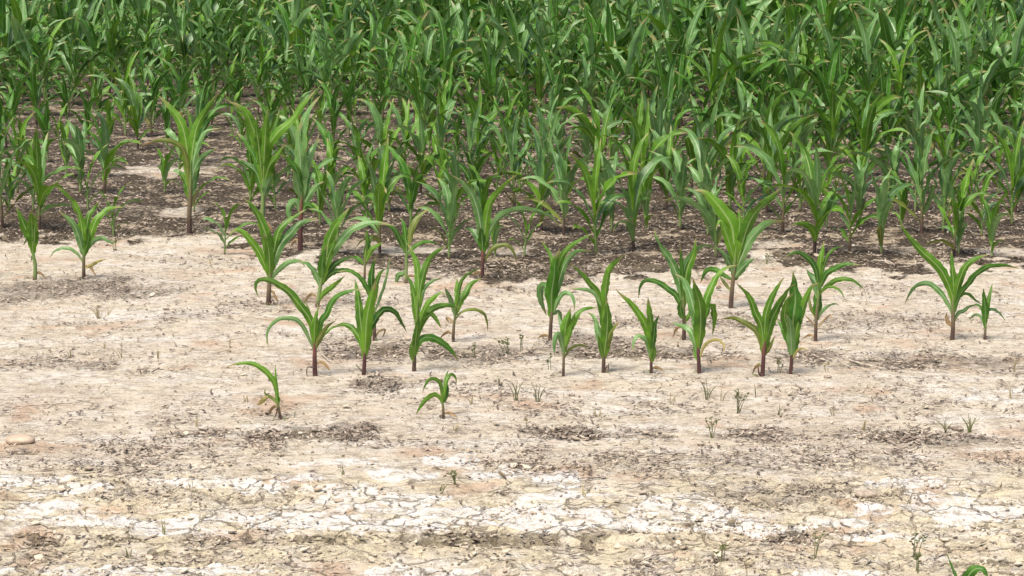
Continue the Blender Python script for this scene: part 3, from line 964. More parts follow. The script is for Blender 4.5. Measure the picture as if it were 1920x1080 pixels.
hero((1529, 641), [(1530, 605), (1531, 590), (1534, 560), (1536, 525)], [
    ([(1531, 597), (1546, 579), (1562, 570), (1575, 572)], 6, P_),
    ([(1530, 597), (1519, 572), (1518, 552)], 6, O_),
    ([(1531, 600), (1534, 562), (1532, 530)], 18, G_),
    ([(1533, 560), (1531, 532), (1521, 519), (1512, 504)], 17, P_),
    ([(1534, 560), (1541, 546), (1554, 534), (1572, 524), (1595, 524), (1611, 534), (1622, 545)], 9),
    ([(1534, 555), (1548, 540), (1562, 538), (1576, 546), (1585, 563)], 5),
    ([(1536, 545), (1548, 515), (1566, 503), (1587, 495), (1614, 497)], 11, G_),
    ([(1536, 540), (1528, 501), (1511, 481), (1493, 473), (1470, 482)], 10, G_),
    ([(1536, 540), (1538, 491), (1542, 471), (1545, 451)], 12),
    ([(1537, 530), (1544, 501), (1552, 479), (1566, 466), (1582, 462)], 7),
    ([(1530, 615), (1518, 600), (1508, 590)], 3, D_), ([(1531, 615), (1545, 600), (1558, 590), (1560, 605)], 3, D_)],
    "many leaved corn plant with thin drooping leaves behind the bushy one", 16, 3.2, 'stalk_brown')
hero((1785, 640), [(1787, 612), (1787, 587), (1788, 560), (1789, 530)], [
    ([(1787, 592), (1774, 563), (1760, 545), (1743, 532), (1723, 533), (1708, 547), (1696, 570)], 10, P_),
    ([(1788, 580), (1785, 555), (1778, 533), (1765, 507), (1747, 488), (1730, 473), (1712, 453), (1698, 436), (1688, 414)], 17),
    ([(1788, 580), (1788, 530), (1785, 495), (1784, 468)], 14),
    ([(1789, 575), (1794, 545), (1801, 520), (1811, 499), (1829, 485), (1855, 477)], 14),
    ([(1788, 592), (1793, 570), (1801, 550), (1817, 530), (1832, 512), (1853, 500), (1880, 497), (1913, 504)], 12, G_),
    ([(1789, 590), (1794, 565), (1804, 552), (1817, 552), (1829, 563), (1843, 571)], 8, G_),
    ([(1788, 605), (1797, 587), (1807, 583), (1817, 575), (1832, 571)], 7, P_),
    ([(1786, 612), (1778, 604), (1774, 594), (1776, 585)], 8, D_)],
    "large isolated corn plant at far right, long leaf reaching up left", 17, 4.0, 'stalk_brown')
hero((1847, 639), [(1847, 625), (1848, 610), (1848, 595)], [
    ([(1847, 615), (1847, 578), (1845, 557), (1844, 540)], 12, G_),
    ([(1848, 610), (1852, 570), (1857, 547), (1861, 531)], 9),
    ([(1848, 600), (1853, 583), (1863, 580), (1875, 588), (1886, 603)], 5, P_),
    ([(1847, 612), (1839, 594), (1828, 590), (1816, 601)], 5, P_),
    ([(1848, 600), (1842, 580), (1832, 571), (1822, 575)], 6, G_)],
    "little corn plant beside the large isolated one at far right", 18, 2.6, 'stalk_brown')
# fourth row
hero((503, 576), [(504, 550), (505, 530), (506, 510), (507, 480)], [
    ([(505, 520), (488, 478), (471, 452), (455, 435), (441, 431), (428, 442)], 14),
    ([(506, 510), (501, 450), (488, 411), (473, 386), (456, 371)], 20),
    ([(507, 510), (520, 441), (533, 421), (551, 407), (574, 392)], 14),
    ([(508, 515), (524, 462), (545, 437), (563, 419), (596, 408)], 17, P_),
    ([(506, 527), (522, 507), (541, 492), (563, 490), (572, 500)], 10, P_),
    ([(506, 520), (504, 470), (494, 437)], 18), ([(506, 520), (511, 480), (515, 455)], 14, G_)],
    "corn plant with wide fan of leaves at left edge of the corn, on bare soil", 19, 4.4, 'stalk_brown', extra=[([(505, 572), (512, 562), (515, 570), (522, 574)], 1.5, 'stalk_red')])
hero((594, 577), [(598, 555), (601, 535), (604, 515), (609, 480)], [
    ([(598, 565), (606, 551), (624, 537), (648, 516)], 10),
    ([(602, 540), (590, 511), (575, 494), (558, 490)], 11, P_),
    ([(603, 535), (618, 515), (638, 507), (661, 509), (680, 524)], 9, G_),
    ([(604, 530), (624, 499), (645, 486), (663, 481)], 11, G_),
    ([(603, 530), (612, 482), (616, 452), (628, 425), (643, 405), (656, 387)], 21),
    ([(606, 520), (618, 482), (634, 458), (653, 435), (675, 423), (702, 417), (740, 423)], 15, P_),
    ([(604, 525), (604, 490), (612, 460)], 16, G_), ([(606, 515), (618, 475), (632, 445)], 14)],
    "tall corn plant rising behind the one with the hooking leaf, leaves up right", 20, 3.8, 'stalk_green')
hero((1370, 576), [(1372, 550), (1374, 530), (1377, 500), (1380, 460)], [
    ([(1374, 525), (1357, 516), (1342, 506), (1325, 507), (1313, 531)], 10, G_),
    ([(1378, 500), (1374, 431), (1358, 400), (1338, 376), (1320, 359), (1300, 356)], 30),
    ([(1380, 500), (1397, 436), (1409, 407), (1426, 386), (1446, 371), (1466, 351)], 24),
    ([(1379, 510), (1402, 456), (1422, 431), (1441, 417), (1473, 414)], 18, P_),
    ([(1380, 470), (1387, 422), (1385, 390)], 14),
    ([(1378, 490), (1362, 440), (1350, 414), (1342, 432)], 15),
    ([(1377, 520), (1397, 496), (1415, 483)], 15, P_),
    ([(1376, 515), (1360, 480), (1341, 462)], 11, P_),
    ([(1373, 548), (1358, 530), (1348, 514)], 6, O_),
    ([(1377, 525), (1377, 490), (1370, 465)], 18, G_), ([(1378, 525), (1385, 490), (1392, 470)], 18, P_)],
    "largest broad leaved corn plant on the pale ground right of centre", 21, 4.2, 'stalk_brown')
# fifth row
hero((65, 524), [(66, 497), (62, 475), (61, 451)], [
    ([(61, 470), (56, 445), (46, 425), (37, 403), (30, 387)], 17),
    ([(62, 475), (60, 430), (59, 410), (57, 394)], 21),
    ([(63, 470), (66, 425), (65, 400)], 14),
    ([(61, 475), (53, 449), (43, 461)], 5, O_), ([(66, 500), (62, 480), (58, 490)], 5, O_)],
    "corn plant with tightly bunched upright leaves, leftmost on the pale soil", 22, 3.8, 'stalk_green')
hero((157, 524), [(157, 500), (157, 480), (158, 455)], [
    ([(156, 492), (144, 475), (130, 466), (113, 466), (100, 473), (93, 485)], 6, P_),
    ([(157, 478), (144, 433), (130, 412), (110, 396)], 13, P_),
    ([(158, 470), (152, 414), (141, 386), (126, 366), (103, 348)], 16),
    ([(159, 470), (165, 410), (176, 392), (188, 374)], 12),
    ([(160, 470), (178, 418), (191, 401), (206, 390), (232, 388)], 14),
    ([(158, 482), (167, 462), (180, 449), (193, 446), (204, 453), (220, 456)], 8, P_),
    ([(158, 503), (172, 497), (185, 490), (199, 486)], 6, Y_),
    ([(157, 480), (154, 450), (150, 435)], 14, G_), ([(158, 480), (165, 450), (168, 430)], 12, G_)],
    "spreading corn plant with thin yellow low leaf, second from left on pale soil", 23, 3.4, 'stalk_brown')
hero((904, 521), [(905, 490), (905, 462), (906, 430)], [
    ([(905, 465), (899, 411), (886, 368), (867, 343), (845, 327)], 16, P_),
    ([(906, 465), (913, 402), (922, 375), (941, 351), (972, 325)], 15),
    ([(906, 462), (926, 419), (948, 398), (973, 392), (1001, 394), (1029, 404), (1053, 427)], 12, P_),
    ([(904, 465), (890, 436), (870, 427)], 12, P_),
    ([(906, 492), (926, 464), (952, 460), (965, 477), (969, 495)], 8, O_),
    ([(905, 475), (903, 440), (899, 425)], 15, G_), ([(906, 475), (912, 440), (916, 420)], 15)],
    "corn plant with V of two tall leaves on a low heap of brown residue", 24, 3.5, 'stalk_red')
hero((761, 530), [(762, 500), (762, 475), (763, 450)], [
    ([(762, 475), (750, 449), (738, 429), (716, 416)], 11, G_),
    ([(763, 470), (773, 427), (787, 404), (806, 391)], 12, O_),
    ([(762, 465), (757, 421), (749, 408)], 10, G_),
    ([(762, 505), (756, 513), (747, 516), (742, 534), (740, 554)], 10, P_),
    ([(763, 478), (779, 461), (799, 453), (826, 457)], 7, G_)],
    "thin corn plant rising above the tallest second row plant, blade hanging left", 25, 3.0, 'stalk_green')
hero((683, 530), [(684, 505), (685, 485), (687, 460)], [
    ([(685, 495), (689, 457), (687, 428)], 11), ([(686, 490), (697, 468), (719, 454)], 10),
    ([(684, 498), (669, 484), (649, 482)], 8, G_), ([(686, 485), (693, 450), (700, 440)], 9, G_)],
    "small thin corn plant with dark stem in the row before the brown soil", 26, 2.3, 'stalk_brown')
# three tall plants left of centre on the brown soil
hero((355, 437), [(355, 410), (356, 380), (357, 345), (358, 300)], [
    ([(355, 350), (353, 300), (343, 240), (322, 205), (296, 178)], 22),
    ([(357, 350), (361, 283), (371, 233), (393, 197), (414, 169)], 18),
    ([(357, 350), (366, 290), (383, 250), (414, 240)], 13, P_),
    ([(355, 352), (348, 293), (333, 270), (300, 263), (262, 274)], 10, O_),
    ([(357, 350), (357, 290), (357, 240), (352, 205)], 18),
    ([(357, 365), (364, 320), (381, 293), (408, 277)], 13, P_),
    ([(356, 375), (350, 345), (340, 327), (334, 318)], 14),
    ([(357, 368), (364, 335), (369, 318)], 16, P_), ([(357, 340), (371, 270), (392, 225), (424, 205)], 13, G_),
    ([(356, 392), (364, 372), (373, 352)], 8, Y_)],
    "tall corn plant standing alone on bare brown soil, yellow bottom leaf", 31, 4.4, 'stalk_brown', group=TALL_GROUP)
hero((492, 442), [(492, 415), (493, 385), (494, 345), (495, 300)], [
    ([(493, 345), (489, 283), (474, 240), (458, 207), (428, 189)], 23),
    ([(494, 345), (501, 283), (520, 250), (547, 226), (568, 197), (594, 166)], 18),
    ([(494, 340), (496, 285), (499, 235), (502, 203)], 20),
    ([(493, 365), (482, 325), (462, 308), (446, 299)], 15, G_),
    ([(493, 345), (480, 300), (461, 267), (442, 246)], 11, G_),
    ([(494, 355), (503, 315), (522, 290), (535, 270)], 16),
    ([(493, 345), (487, 285), (481, 240), (483, 214)], 16),
    ([(494, 370), (502, 345), (512, 325)], 15, P_), ([(494, 335), (506, 270), (518, 235), (524, 205)], 14)],
    "tall bright green corn plant with wide spread top, directly behind the wide fan one", 32, 4.6, 'stalk_green', group=TALL_GROUP)
hero((563, 471), [(563, 440), (564, 410), (565, 375), (566, 330)], [
    ([(565, 380), (566, 330), (563, 283), (567, 240), (578, 207), (601, 179)], 26),
    ([(565, 380), (559, 327), (542, 300), (522, 289)], 15, G_),
    ([(566, 375), (573, 320), (587, 285), (598, 252)], 14, P_),
    ([(564, 400), (555, 378), (545, 385), (541, 402), (546, 422)], 14, P_),
    ([(565, 395), (576, 372), (590, 352), (608, 340)], 14, P_),
    ([(565, 370), (563, 300), (560, 255), (566, 225)], 18),
    ([(565, 400), (574, 385), (584, 388), (590, 402)], 12, G_),
    ([(565, 375), (556, 340), (550, 318)], 15), ([(566, 380), (578, 335), (586, 318)], 15)],
    "tall grey green corn plant with dark purple stem base right of the bright tall one", 33, 4.6, 'stalk_red', group=TALL_GROUP, lm='leaf_pale')
# cut by the bottom edge
hero((1815, 1150), [(1815, 1130), (1814, 1115), (1814, 1100)], [
    ([(1814, 1125), (1796, 1088), (1784, 1060), (1773, 1033)], 6, G_),
    ([(1815, 1125), (1813, 1090), (1826, 1069), (1844, 1068), (1855, 1088)], 22, G_),
    ([(1815, 1128), (1830, 1110), (1850, 1105)], 9)],
    "corn seedling cut off by the bottom edge, only leaf tops in view", 27, 3.0, 'stalk_brown')


# ------------------------------------------------------------------ grown corn plants
def grow(rng, H, nleaf, segs, across, lod=False, spread=1.0, droop=1.0):
    """parts of a corn plant of height H: list of (name, verts, quads, uv, material key)"""
    parts = []
    hs = H * rng.uniform(.42, .52)
    r = .0085 * (H / .5) ** .7
    lean = rng.uniform(-.05, .05, 2)
    st = [np.array([0, 0, -.01]), np.array([lean[0] * hs * .5, lean[1] * hs * .5, hs * .5]), np.array([lean[0] * hs, lean[1] * hs, hs])]
    v, q, u = tube_geo(st, [r, r * .95, r * .8, r * .3], 4 if lod else 8, 4 if lod else 8)
    parts.append(("stalk", v, q, u, 'stalk_brown' if rng.random() < .55 else 'stalk_green'))
    a0 = rng.uniform(0, 6.28)
    for k in range(nleaf):
        f = k / (nleaf - 1)
        az = a0 + math.pi * k + rng.normal(0, .42)
        zb = hs * (.20 + .76 * f ** .9)
        b = np.array([lean[0] * zb, lean[1] * zb, zb])
        L = H * (.36 + .42 * math.sin(min(1, .20 + f * 1.0) * math.pi * .62)) * rng.uniform(.82, 1.15)
        ang0 = math.radians(34 * (1 - f) ** 1.1 + 11) * rng.uniform(.6, 1.25) * spread
        ang1 = math.radians((140 - 62 * f ** 1.5)) * rng.uniform(.55, 1.3) * droop
        if f > .85:
            ang0, ang1 = math.radians(rng.uniform(3, 14)), math.radians(rng.uniform(15, 95))
        n = 9
        P = [b]
        p = b.copy()
        azk = az
        bend = rng.normal(0, .6)
        ek = rng.uniform(1.4, 3.0)
        for s in range(n):
            t = (s + .5) / n
            a = ang0 + (ang1 - ang0) * t ** ek
            azk = az + bend * t
            p = p + L / n * np.array([math.cos(azk) * math.sin(a), math.sin(azk) * math.sin(a), math.cos(a)])
            P.append(p.copy())
        w = (.034 + .028 * f) * (H / .55) ** .55 * rng.uniform(.8, 1.15)
        if f > .85:
            w *= .75
        # a blade faces up along its own direction; ref = its outward-up normal
        refv = np.array([-math.cos(az) * .9, -math.sin(az) * .9, .45])
        roll = (rng.uniform(-.2, .2), rng.uniform(-1.3, 1.3))
        v, q, u = leaf_geo(P, w, refv, roll, rng, segs=segs, across=across, base=.42, fold=rng.uniform(.3, .7),
                           wave=rng.uniform(.09, .22), peak=rng.uniform(.28, .45))
        if k == 0 and rng.random() < .3:
            m = 'leaf_yellow' if rng.random() < .3 else 'leaf_olive'
        else:
            m = 'leaf'
        parts.append(("leaf", v, q, u, m))
    return parts


rngp = np.random.default_rng(77)
MATSETS = ['leaf_young', 'leaf_mature', 'leaf_pale']


def make_proto(k, H, nleaf, leafmat):
    """a plant with its stalk and leaves as children; returned unlinked from any place until placed"""
    rng = np.random.default_rng(900 + k)
    root = bpy.data.objects.new("corn_plant", None)
    col.objects.link(root)
    root.empty_display_size = .05
    for nm, v, q, u, m in grow(rng, H, nleaf, 14, 4, spread=rng.uniform(.7, 1.15)):
        mk = m
        if m == 'leaf':
            mk = leafmat if rng.random() < .75 else 'leaf_pale'
        link(nm, np_mesh(nm, v, q, u, [M[mk]]), root)
    root['h'] = H
    return root


protos = []
specs = [(.30, 5, 0), (.34, 6, 0), (.42, 7, 0), (.48, 8, 0), (.50, 8, 1), (.55, 9, 0), (.58, 9, 1), (.60, 9, 0), (.52, 8, 2), (.46, 7, 1),
         (.65, 10, 0), (.68, 10, 1), (.62, 9, 2), (.56, 9, 1), (.70, 10, 0), (.44, 7, 2), (.38, 6, 1), (.53, 8, 0), (.59, 9, 2), (.47, 8, 0)]
for k, (H, nl, mi) in enumerate(specs):
    protos.append(make_proto(k, H, nl, MATSETS[mi]))
used = [False] * len(protos)


def place(H, x, y, label, group, rng, dark=None):
    cand = sorted(range(len(specs)), key=lambda i: abs(specs[i][0] - H) + rng.uniform(0, .09) + (0 if dark is None or (specs[i][2] == 1) == dark else .05))
    i = cand[0]
    src = protos[i]
    if not used[i]:
        used[i] = True
        o = src
    else:
        o = src.copy()
        col.objects.link(o)
        for ch in list(src.children):
            c = ch.copy()
            col.objects.link(c)
            c.parent = o
    s = H / specs[i][0]
    o.location = (x, y, ground_z(x, y))
    o.rotation_euler = (rng.uniform(-.06, .06), rng.uniform(-.06, .06), rng.uniform(0, 6.28))
    o.scale = (s, s, s)
    tag(o, label, "corn plant", group)
    return o


ROW = .76
C0 = 9.12
CK = CAM_H * math.tan(PITCH)


def row_y(n):
    return C0 + ROW * n - CK


ORD = ["zeroth", "first", "second", "third", "fourth", "fifth", "sixth", "seventh", "eighth", "ninth", "tenth", "eleventh", "twelfth", "thirteenth",
       "fourteenth", "fifteenth", "sixteenth", "seventeenth", "eighteenth", "nineteenth", "twentieth"]


def ordinal(k):
    if k <= 20:
        return ORD[k]
    return {2: "twenty-", 3: "thirty-", 4: "forty-"}[k // 10] + ORD[k % 10] if k % 10 else {3: "thirtieth", 4: "fortieth"}[k // 10]


# plants of the sixth and seventh rows, seen one by one: foot (px, py), picture height in px
SPOTS = {
    5: [(421, 477, 100), (633, 478, 170), (712, 478, 185), (842, 488, 165), (928, 482, 85), (983, 483, 110), (1118, 477, 190),
        (1188, 473, 205), (1342, 488, 170), (1527, 479, 215), (1592, 478, 160), (1653, 482, 175), (1788, 483, 160), (1797, 482, 130), (1860, 483, 120)],
    6: [(5, 428, 190), (74, 431, 170), (213, 438, 100), (1015, 433, 160), (1057, 440, 190), (1147, 437, 170),
        (1212, 434, 120), (1275, 434, 165), (1327, 445, 150), (1467, 441, 195), (1728, 441, 190), (1768, 441, 170), (1840, 447, 130), (1897, 428, 170),
        (600, 425, 120), (690, 430, 130), (770, 432, 150), (850, 430, 150), (905, 436, 120), (1395, 438, 140), (1550, 432, 130), (1610, 430, 150), (1690, 436, 110)]}


def sparse(x, y):
    """how many of the seeds came up, and how tall they grew, at a place in the field"""
    px = CX + x * px_scale(y)
    n = (y + CK - C0) / ROW
    g = fbm(np.array([x * .8]), np.array([y * .5]), 401, 2)[0]
    if n < 14.5:
        dl = 1 - float(sstep(380, 640, np.array([px]))[()]) if True else 0
        dens = .97 - (.50 if n < 10.5 else .18) * dl
        if px < 200:
            dens = .80
        if 215 < px < 330 and n < 10.5:
            dens = .14
        if 590 < px < 760 and 7.5 < n < 13:
            dens = .48
        if 370 < px < 440 and n < 11:
            dens = .2
    else:
        dens = .93
    hgt = np.interp(n, [6, 8, 11, 14, 18, 24, 34], [.50, .48, .50, .55, .66, .82, .95])
    hgt *= .72 + .55 * g
    if n > 12 and px > 900:
        hgt *= 1.08
    if n < 15 and px < 760:
        hgt *= .80
    return dens, hgt


rngf = np.random.default_rng(2024)
FIELD_GROUP = "corn plants standing in rows on the brown soil"


def size_word(H):
    return "knee-high" if H < .40 else ("medium" if H < .52 else ("tall" if H < .64 else "very tall"))


rows = {}
for n, lst in SPOTS.items():
    rows[n] = []
    for px, py, hp in lst:
        x, y = at(px, py)
        rows[n].append((x, y, hp / px_scale(y) * .96))
total = sum(len(v) for v in rows.values())
LIMIT = 272
spill = []
n = 7
while n < 48:
    y0 = row_y(n)
    half_in = CX / px_scale(y0)
    half = half_in * 1.15 + .4
    x = -half + rngf.uniform(0, .18)
    items = []
    while x < half:
        y = y0 + rngf.normal(0, .035)
        dens, hg = sparse(x, y)
        if rngf.random() < dens:
            items.append((x, y, max(.16, hg * rngf.uniform(.60, 1.28))))
        x += .170 * rngf.uniform(.7, 1.35)
    inside = [it for it in items if abs(it[0]) < half_in + .05]
    outside = [it for it in items if abs(it[0]) >= half_in + .05]
    if total + len(inside) <= LIMIT:
        rows[n] = inside
        total += len(inside)
        spill += outside
    else:
        spill += items
        LIMIT = 0
    n += 1
# beyond the picture's sides the sixth and seventh rows go on
for n_ in (4, 5, 6):
    for sgn in (-1, 1):
        xx = CX / px_scale(row_y(n_)) + .25
        while xx < CX / px_scale(row_y(n_)) * 1.2 + .5:
            if rngf.random() < .7:
                spill.append((sgn * xx, row_y(n_), .4 * rngf.uniform(.7, 1.2)))
            xx += .19 * rngf.uniform(.8, 1.4)

for n_, items in rows.items():
    items = items + [(at(px, py)[0], None, None) for k_, px, py in ((5, 563, 471), (6, 355, 437), (6, 492, 442)) if k_ == n_]
    items.sort(key=lambda t: t[0])
    N = len(items)
    for k, (x, y, H) in enumerate(items):
        if H is None:
            continue
        if k < (N + 1) // 2:
            side, kk = "left", k + 1
        else:
            side, kk = "right", N - k
        where = f"{ordinal(kk)} from the {side}" if kk > 1 else f"{side}most"
        label = f"{size_word(H)} corn plant, {where} in the {ordinal(n_ + 1)} row back"
        place(H, x, y, label, FIELD_GROUP, rngf, dark=(n_ > 9))

for i, p_ in enumerate(protos):
    if not used[i]:
        for ch in list(p_.children):
            bpy.data.objects.remove(ch)
        bpy.data.objects.remove(p_)

# ------------------------------------------------------------------ the dense corn behind: one mass
def build_mass(items):
    lib_hi, lib_lo = [], []
    for k in range(14):
        rng = np.random.default_rng(3000 + k)
        lib_hi.append(grow(rng, .6, 11, 12, 4, spread=rng.uniform(.9, 1.5), droop=1.15))
        rng = np.random.default_rng(4000 + k)
        lib_lo.append(grow(rng, .6, 11, 10, 2, lod=True, spread=rng.uniform(.9, 1.5), droop=1.15))
    keys = ['leaf_mature', 'leaf_pale', 'leaf_young', 'leaf_olive', 'leaf_yellow', 'stalk_green', 'stalk_brown']
    packed = []
    for lib in (lib_hi, lib_lo):
        out = []
        for i, parts in enumerate(lib):
            v, q, u = join([p[1:4] for p in parts])
            mi = []
            rr = random.Random(i)
            for p in parts:
                key = p[4]
                if key == 'leaf':
                    key = rr.choices(['leaf_mature', 'leaf_pale', 'leaf_young'], [.46, .44, .10])[0]
                mi += [keys.index(key)] * len(p[2])
            out.append((v, q, u, np.array(mi)))
        packed.append(out)
    V, Q, U, MI, TI = [], [], [], [], []
    off = 0
    rng = np.random.default_rng(55)
    xs = np.array([i[0] for i in items])
    ys = np.array([i[1] for i in items])
    zs = ground_fields(xs, ys)[0]
    for (x, y, H), z in zip(items, zs):
        lib = packed[0] if y < 24 else packed[1]
        v, q, u, mi = lib[rng.integers(len(lib))]
        a = rng.uniform(0, 6.28)
        s = H / .6
        c, sn = math.cos(a) * s, math.sin(a) * s
        tx, ty = rng.uniform(-.07, .07, 2)
        vv = np.stack([v[:, 0] * c - v[:, 1] * sn + v[:, 2] * tx + x, v[:, 0] * sn + v[:, 1] * c + v[:, 2] * ty + y, v[:, 2] * s + z], 1)
        V.append(vv.astype(np.float32))
        Q.append(q + off)
        U.append(u)
        MI.append(mi)
        TI.append(np.full(len(v), rng.uniform(0, 1)))
        off += len(v)
    me = np_mesh("corn_field", np.vstack(V), np.vstack(Q), np.vstack(U), [M[k] for k in keys], np.concatenate(MI), dict(tint=np.concatenate(TI)))
    o = link("corn_field", me)
    tag(o, "dense dark green corn field filling the background", "corn field", kind='stuff')


build_mass(spill)


# ------------------------------------------------------------------ weeds
def weed(px, py, hpx, label, kind='grass', dry=False, n=5, spread=.75, seed=0):
    rng = np.random.default_rng(6000 + seed)
    x, y = at(px, py)
    z = ground_z(x, y)
    h = hpx / px_scale(y)
    parts = []
    for k in range(n):
        a = rng.uniform(0, 6.28)
        l = h * rng.uniform(.6, 1.05)
        if k == 0:
            l = h
        o = np.array([rng.normal(0, .004), rng.normal(0, .004), -.004])
        lean = spread * rng.uniform(.2, 1.0) if k else .1
        d = np.array([math.cos(a), math.sin(a) * .6, 0])
        P = [o, o + d * l * lean * .3 + [0, 0, l * .55], o + d * l * lean * (1.0 if kind == 'grass' else .7) + [0, 0, l * .98]]
        if kind == 'grass':
            parts.append(leaf_geo(P, rng.uniform(.0018, .0032), VIEW, (-.5, .6), rng, 6, 2, .7, .3, 0))
        else:
            parts.append(tube_geo(P, [.0014, .0011, .0007], 5, 4))
            for j in range(5):
                f = rng.uniform(.35, 1)
                c = np.array(P[1]) * (1 - f) + np.array(P[2]) * f
                b = rng.uniform(0, 6.28)
                dd = np.array([math.cos(b), math.sin(b) * .5, rng.uniform(.2, .8)]) * rng.uniform(.006, .013)
                parts.append(leaf_geo([c, c + dd * .6, c + dd], .004, VIEW, (-.5, .5), rng, 4, 2, .5, .2, 0))
    v, q, u = join(parts)
    o = link("grass_tuft" if kind == 'grass' else "weed", np_mesh("weed", v, q, u, [M['weed_dry' if dry else 'weed']]), None, (x, y, z))
    tag(o, label, "grass tuft" if kind == 'grass' else "weed", "weeds on the pale ground")


W = [
    (185, 598, 30, "dry tuft of brown grass on pale soil below the leftmost corn plants", 'grass', True, 7),
    (205, 592, 18, "thin dry sprig just right of the dry brown tuft at left", 'grass', True, 3),
    (132, 673, 18, "tiny dry sprout, leftmost of the four on pale soil at left", 'grass', True, 4),
    (196, 655, 18, "single dry sprout, second of the four on pale soil at left", 'grass', True, 2),
    (228, 674, 28, "dry forked sprout with one long blade leaning right, at left", 'grass', True, 3),
    (297, 676, 22, "faint dry sprout, rightmost of the four on pale soil at left", 'grass', True, 3),
    (434, 665, 26, "lone thin dry stem standing left of the hooking corn leaf", 'weed', True, 1),
    (548, 783, 16, "short straight sprig right of the leaning seedling", 'grass', False, 1),
    (462, 758, 18, "brown withered tuft beside the leaning seedling's yellow leaf", 'grass', True, 5),
    (368, 805, 22, "pale thin sprout left of the leaning seedling near residue", 'grass', True, 3),
    (888, 674, 30, "green weed among residue right of the plant with the sweeping leaf", 'weed', False, 4),
    (952, 668, 34, "leafy weed clump, left of a pair at centre", 'weed', False, 6),
    (976, 662, 38, "taller upright weed, right of the pair at centre", 'weed', False, 3),
    (1030, 697, 34, "thin green weed left of the short pale corn plant", 'weed', False, 2),
    (966, 755, 42, "green grass tuft, left of two in front of the second row", 'grass', False, 5),
    (1008, 757, 38, "spreading grass tuft, right of two in front of the second row", 'grass', False, 5),
    (938, 728, 22, "single straight sprig in front of the centre weed pair", 'grass', False, 2),
    (884, 762, 24, "sparse sprig right of the smallest seedling", 'grass', True, 3),
    (1120, 783, 20, "tiny tuft between the grass tufts and the slender corn plant", 'grass', True, 4),
    (1258, 762, 26, "thin pale sprig in front of the slender corn plant", 'grass', True, 3),
    (1326, 752, 44, "green forked grass tuft in front of the yellowed corn leaf", 'grass', False, 5),
    (1352, 754, 28, "arched bent sprig beside the forked grass tuft", 'grass', True, 2),
    (1384, 776, 50, "leafy green weed with tall stem, right front of the forked tuft", 'weed', False, 6),
    (1416, 748, 30, "straight dark sprig in front of the deep red stalk", 'grass', False, 1),
    (1460, 702, 30, "small weed between the last two plants of the second row", 'weed', False, 3),
    (1552, 702, 22, "little leafless weed right of the bushy corn plant", 'weed', True, 2),
    (1461, 780, 24, "small grass sprig midway along the pale ground at right", 'grass', False, 4),
    (1562, 782, 20, "bent brown sprig right of the small grass sprig", 'grass', True, 4),
    (1336, 822, 44, "dark green weed beside a patch of grey residue", 'weed', False, 5),
    (1776, 812, 34, "thin grass sprig left of the clod and grass tuft at far right", 'grass', False, 4),
    (1818, 812, 40, "thick green grass tuft behind a clod at far right", 'grass', False, 9),
    (1620, 810, 26, "pale yellow dry sprout on grey residue at right", 'grass', True, 5),
    (1898, 700, 30, "thin weed at the right edge behind the residue", 'grass', True, 3),
    (986, 810, 24, "single dry stem above the dark residue line at centre", 'weed', True, 1),
    (855, 815, 20, "short forked sprig in front of the smallest seedling", 'grass', True, 3),
    (852, 918, 26, "small dark leafy weed on the salt crust at centre", 'weed', False, 4),
    (830, 932, 22, "tiny double sprig just left of the dark leafy weed", 'grass', False, 3),
    (1095, 940, 24, "reddish dry sprig on rusty crust at centre right", 'grass', True, 3),
    (645, 898, 20, "tiny green sprig on the crust left of centre", 'grass', False, 3),
    (158, 988, 26, "straight thin stem on the crust at lower left", 'weed', True, 1),
    (306, 1010, 34, "slanting green sprig on the crust at lower left", 'grass', False, 3),
    (242, 1045, 26, "forked sprout below the lower left crack line", 'grass', False, 3),
    (377, 988, 24, "short dry stem right of the slanting green sprig", 'grass', True, 2),
    (360, 930, 30, "leaning dark sprig above the white crust at left", 'grass', True, 2),
    (1524, 1048, 62, "tall thin weed standing over the dark hollow at lower right", 'weed', False, 3),
    (1716, 1046, 50, "branched thin weed on pale crust at lower right", 'weed', False, 4),
    (1355, 1058, 36, "small green weed beside the dark crack at the bottom", 'weed', False, 4),
    (1397, 1082, 30, "short brown stem at the bottom edge right of centre", 'weed', True, 1),
    (1720, 1078, 40, "low weed at the bottom edge left of the cut off seedling", 'weed', False, 4),
    (1893, 750, 30, "pale sprig at the right edge above white crust", 'grass', True, 3),
    (215, 468, 22, "low green weed touching the brown soil right of the spreading plant", 'weed', False, 5),
    (395, 500, 20, "pale sprout left of the corn plant with the wide fan", 'grass', True, 3),
    (1437, 495, 22, "small yellow green weed right of the largest broad leaved plant", 'weed', False, 4),
]
for i, (px, py, hp, lab, kind, dry, n_) in enumerate(W):
    weed(px, py, hp, lab, kind, dry, n_, seed=i)


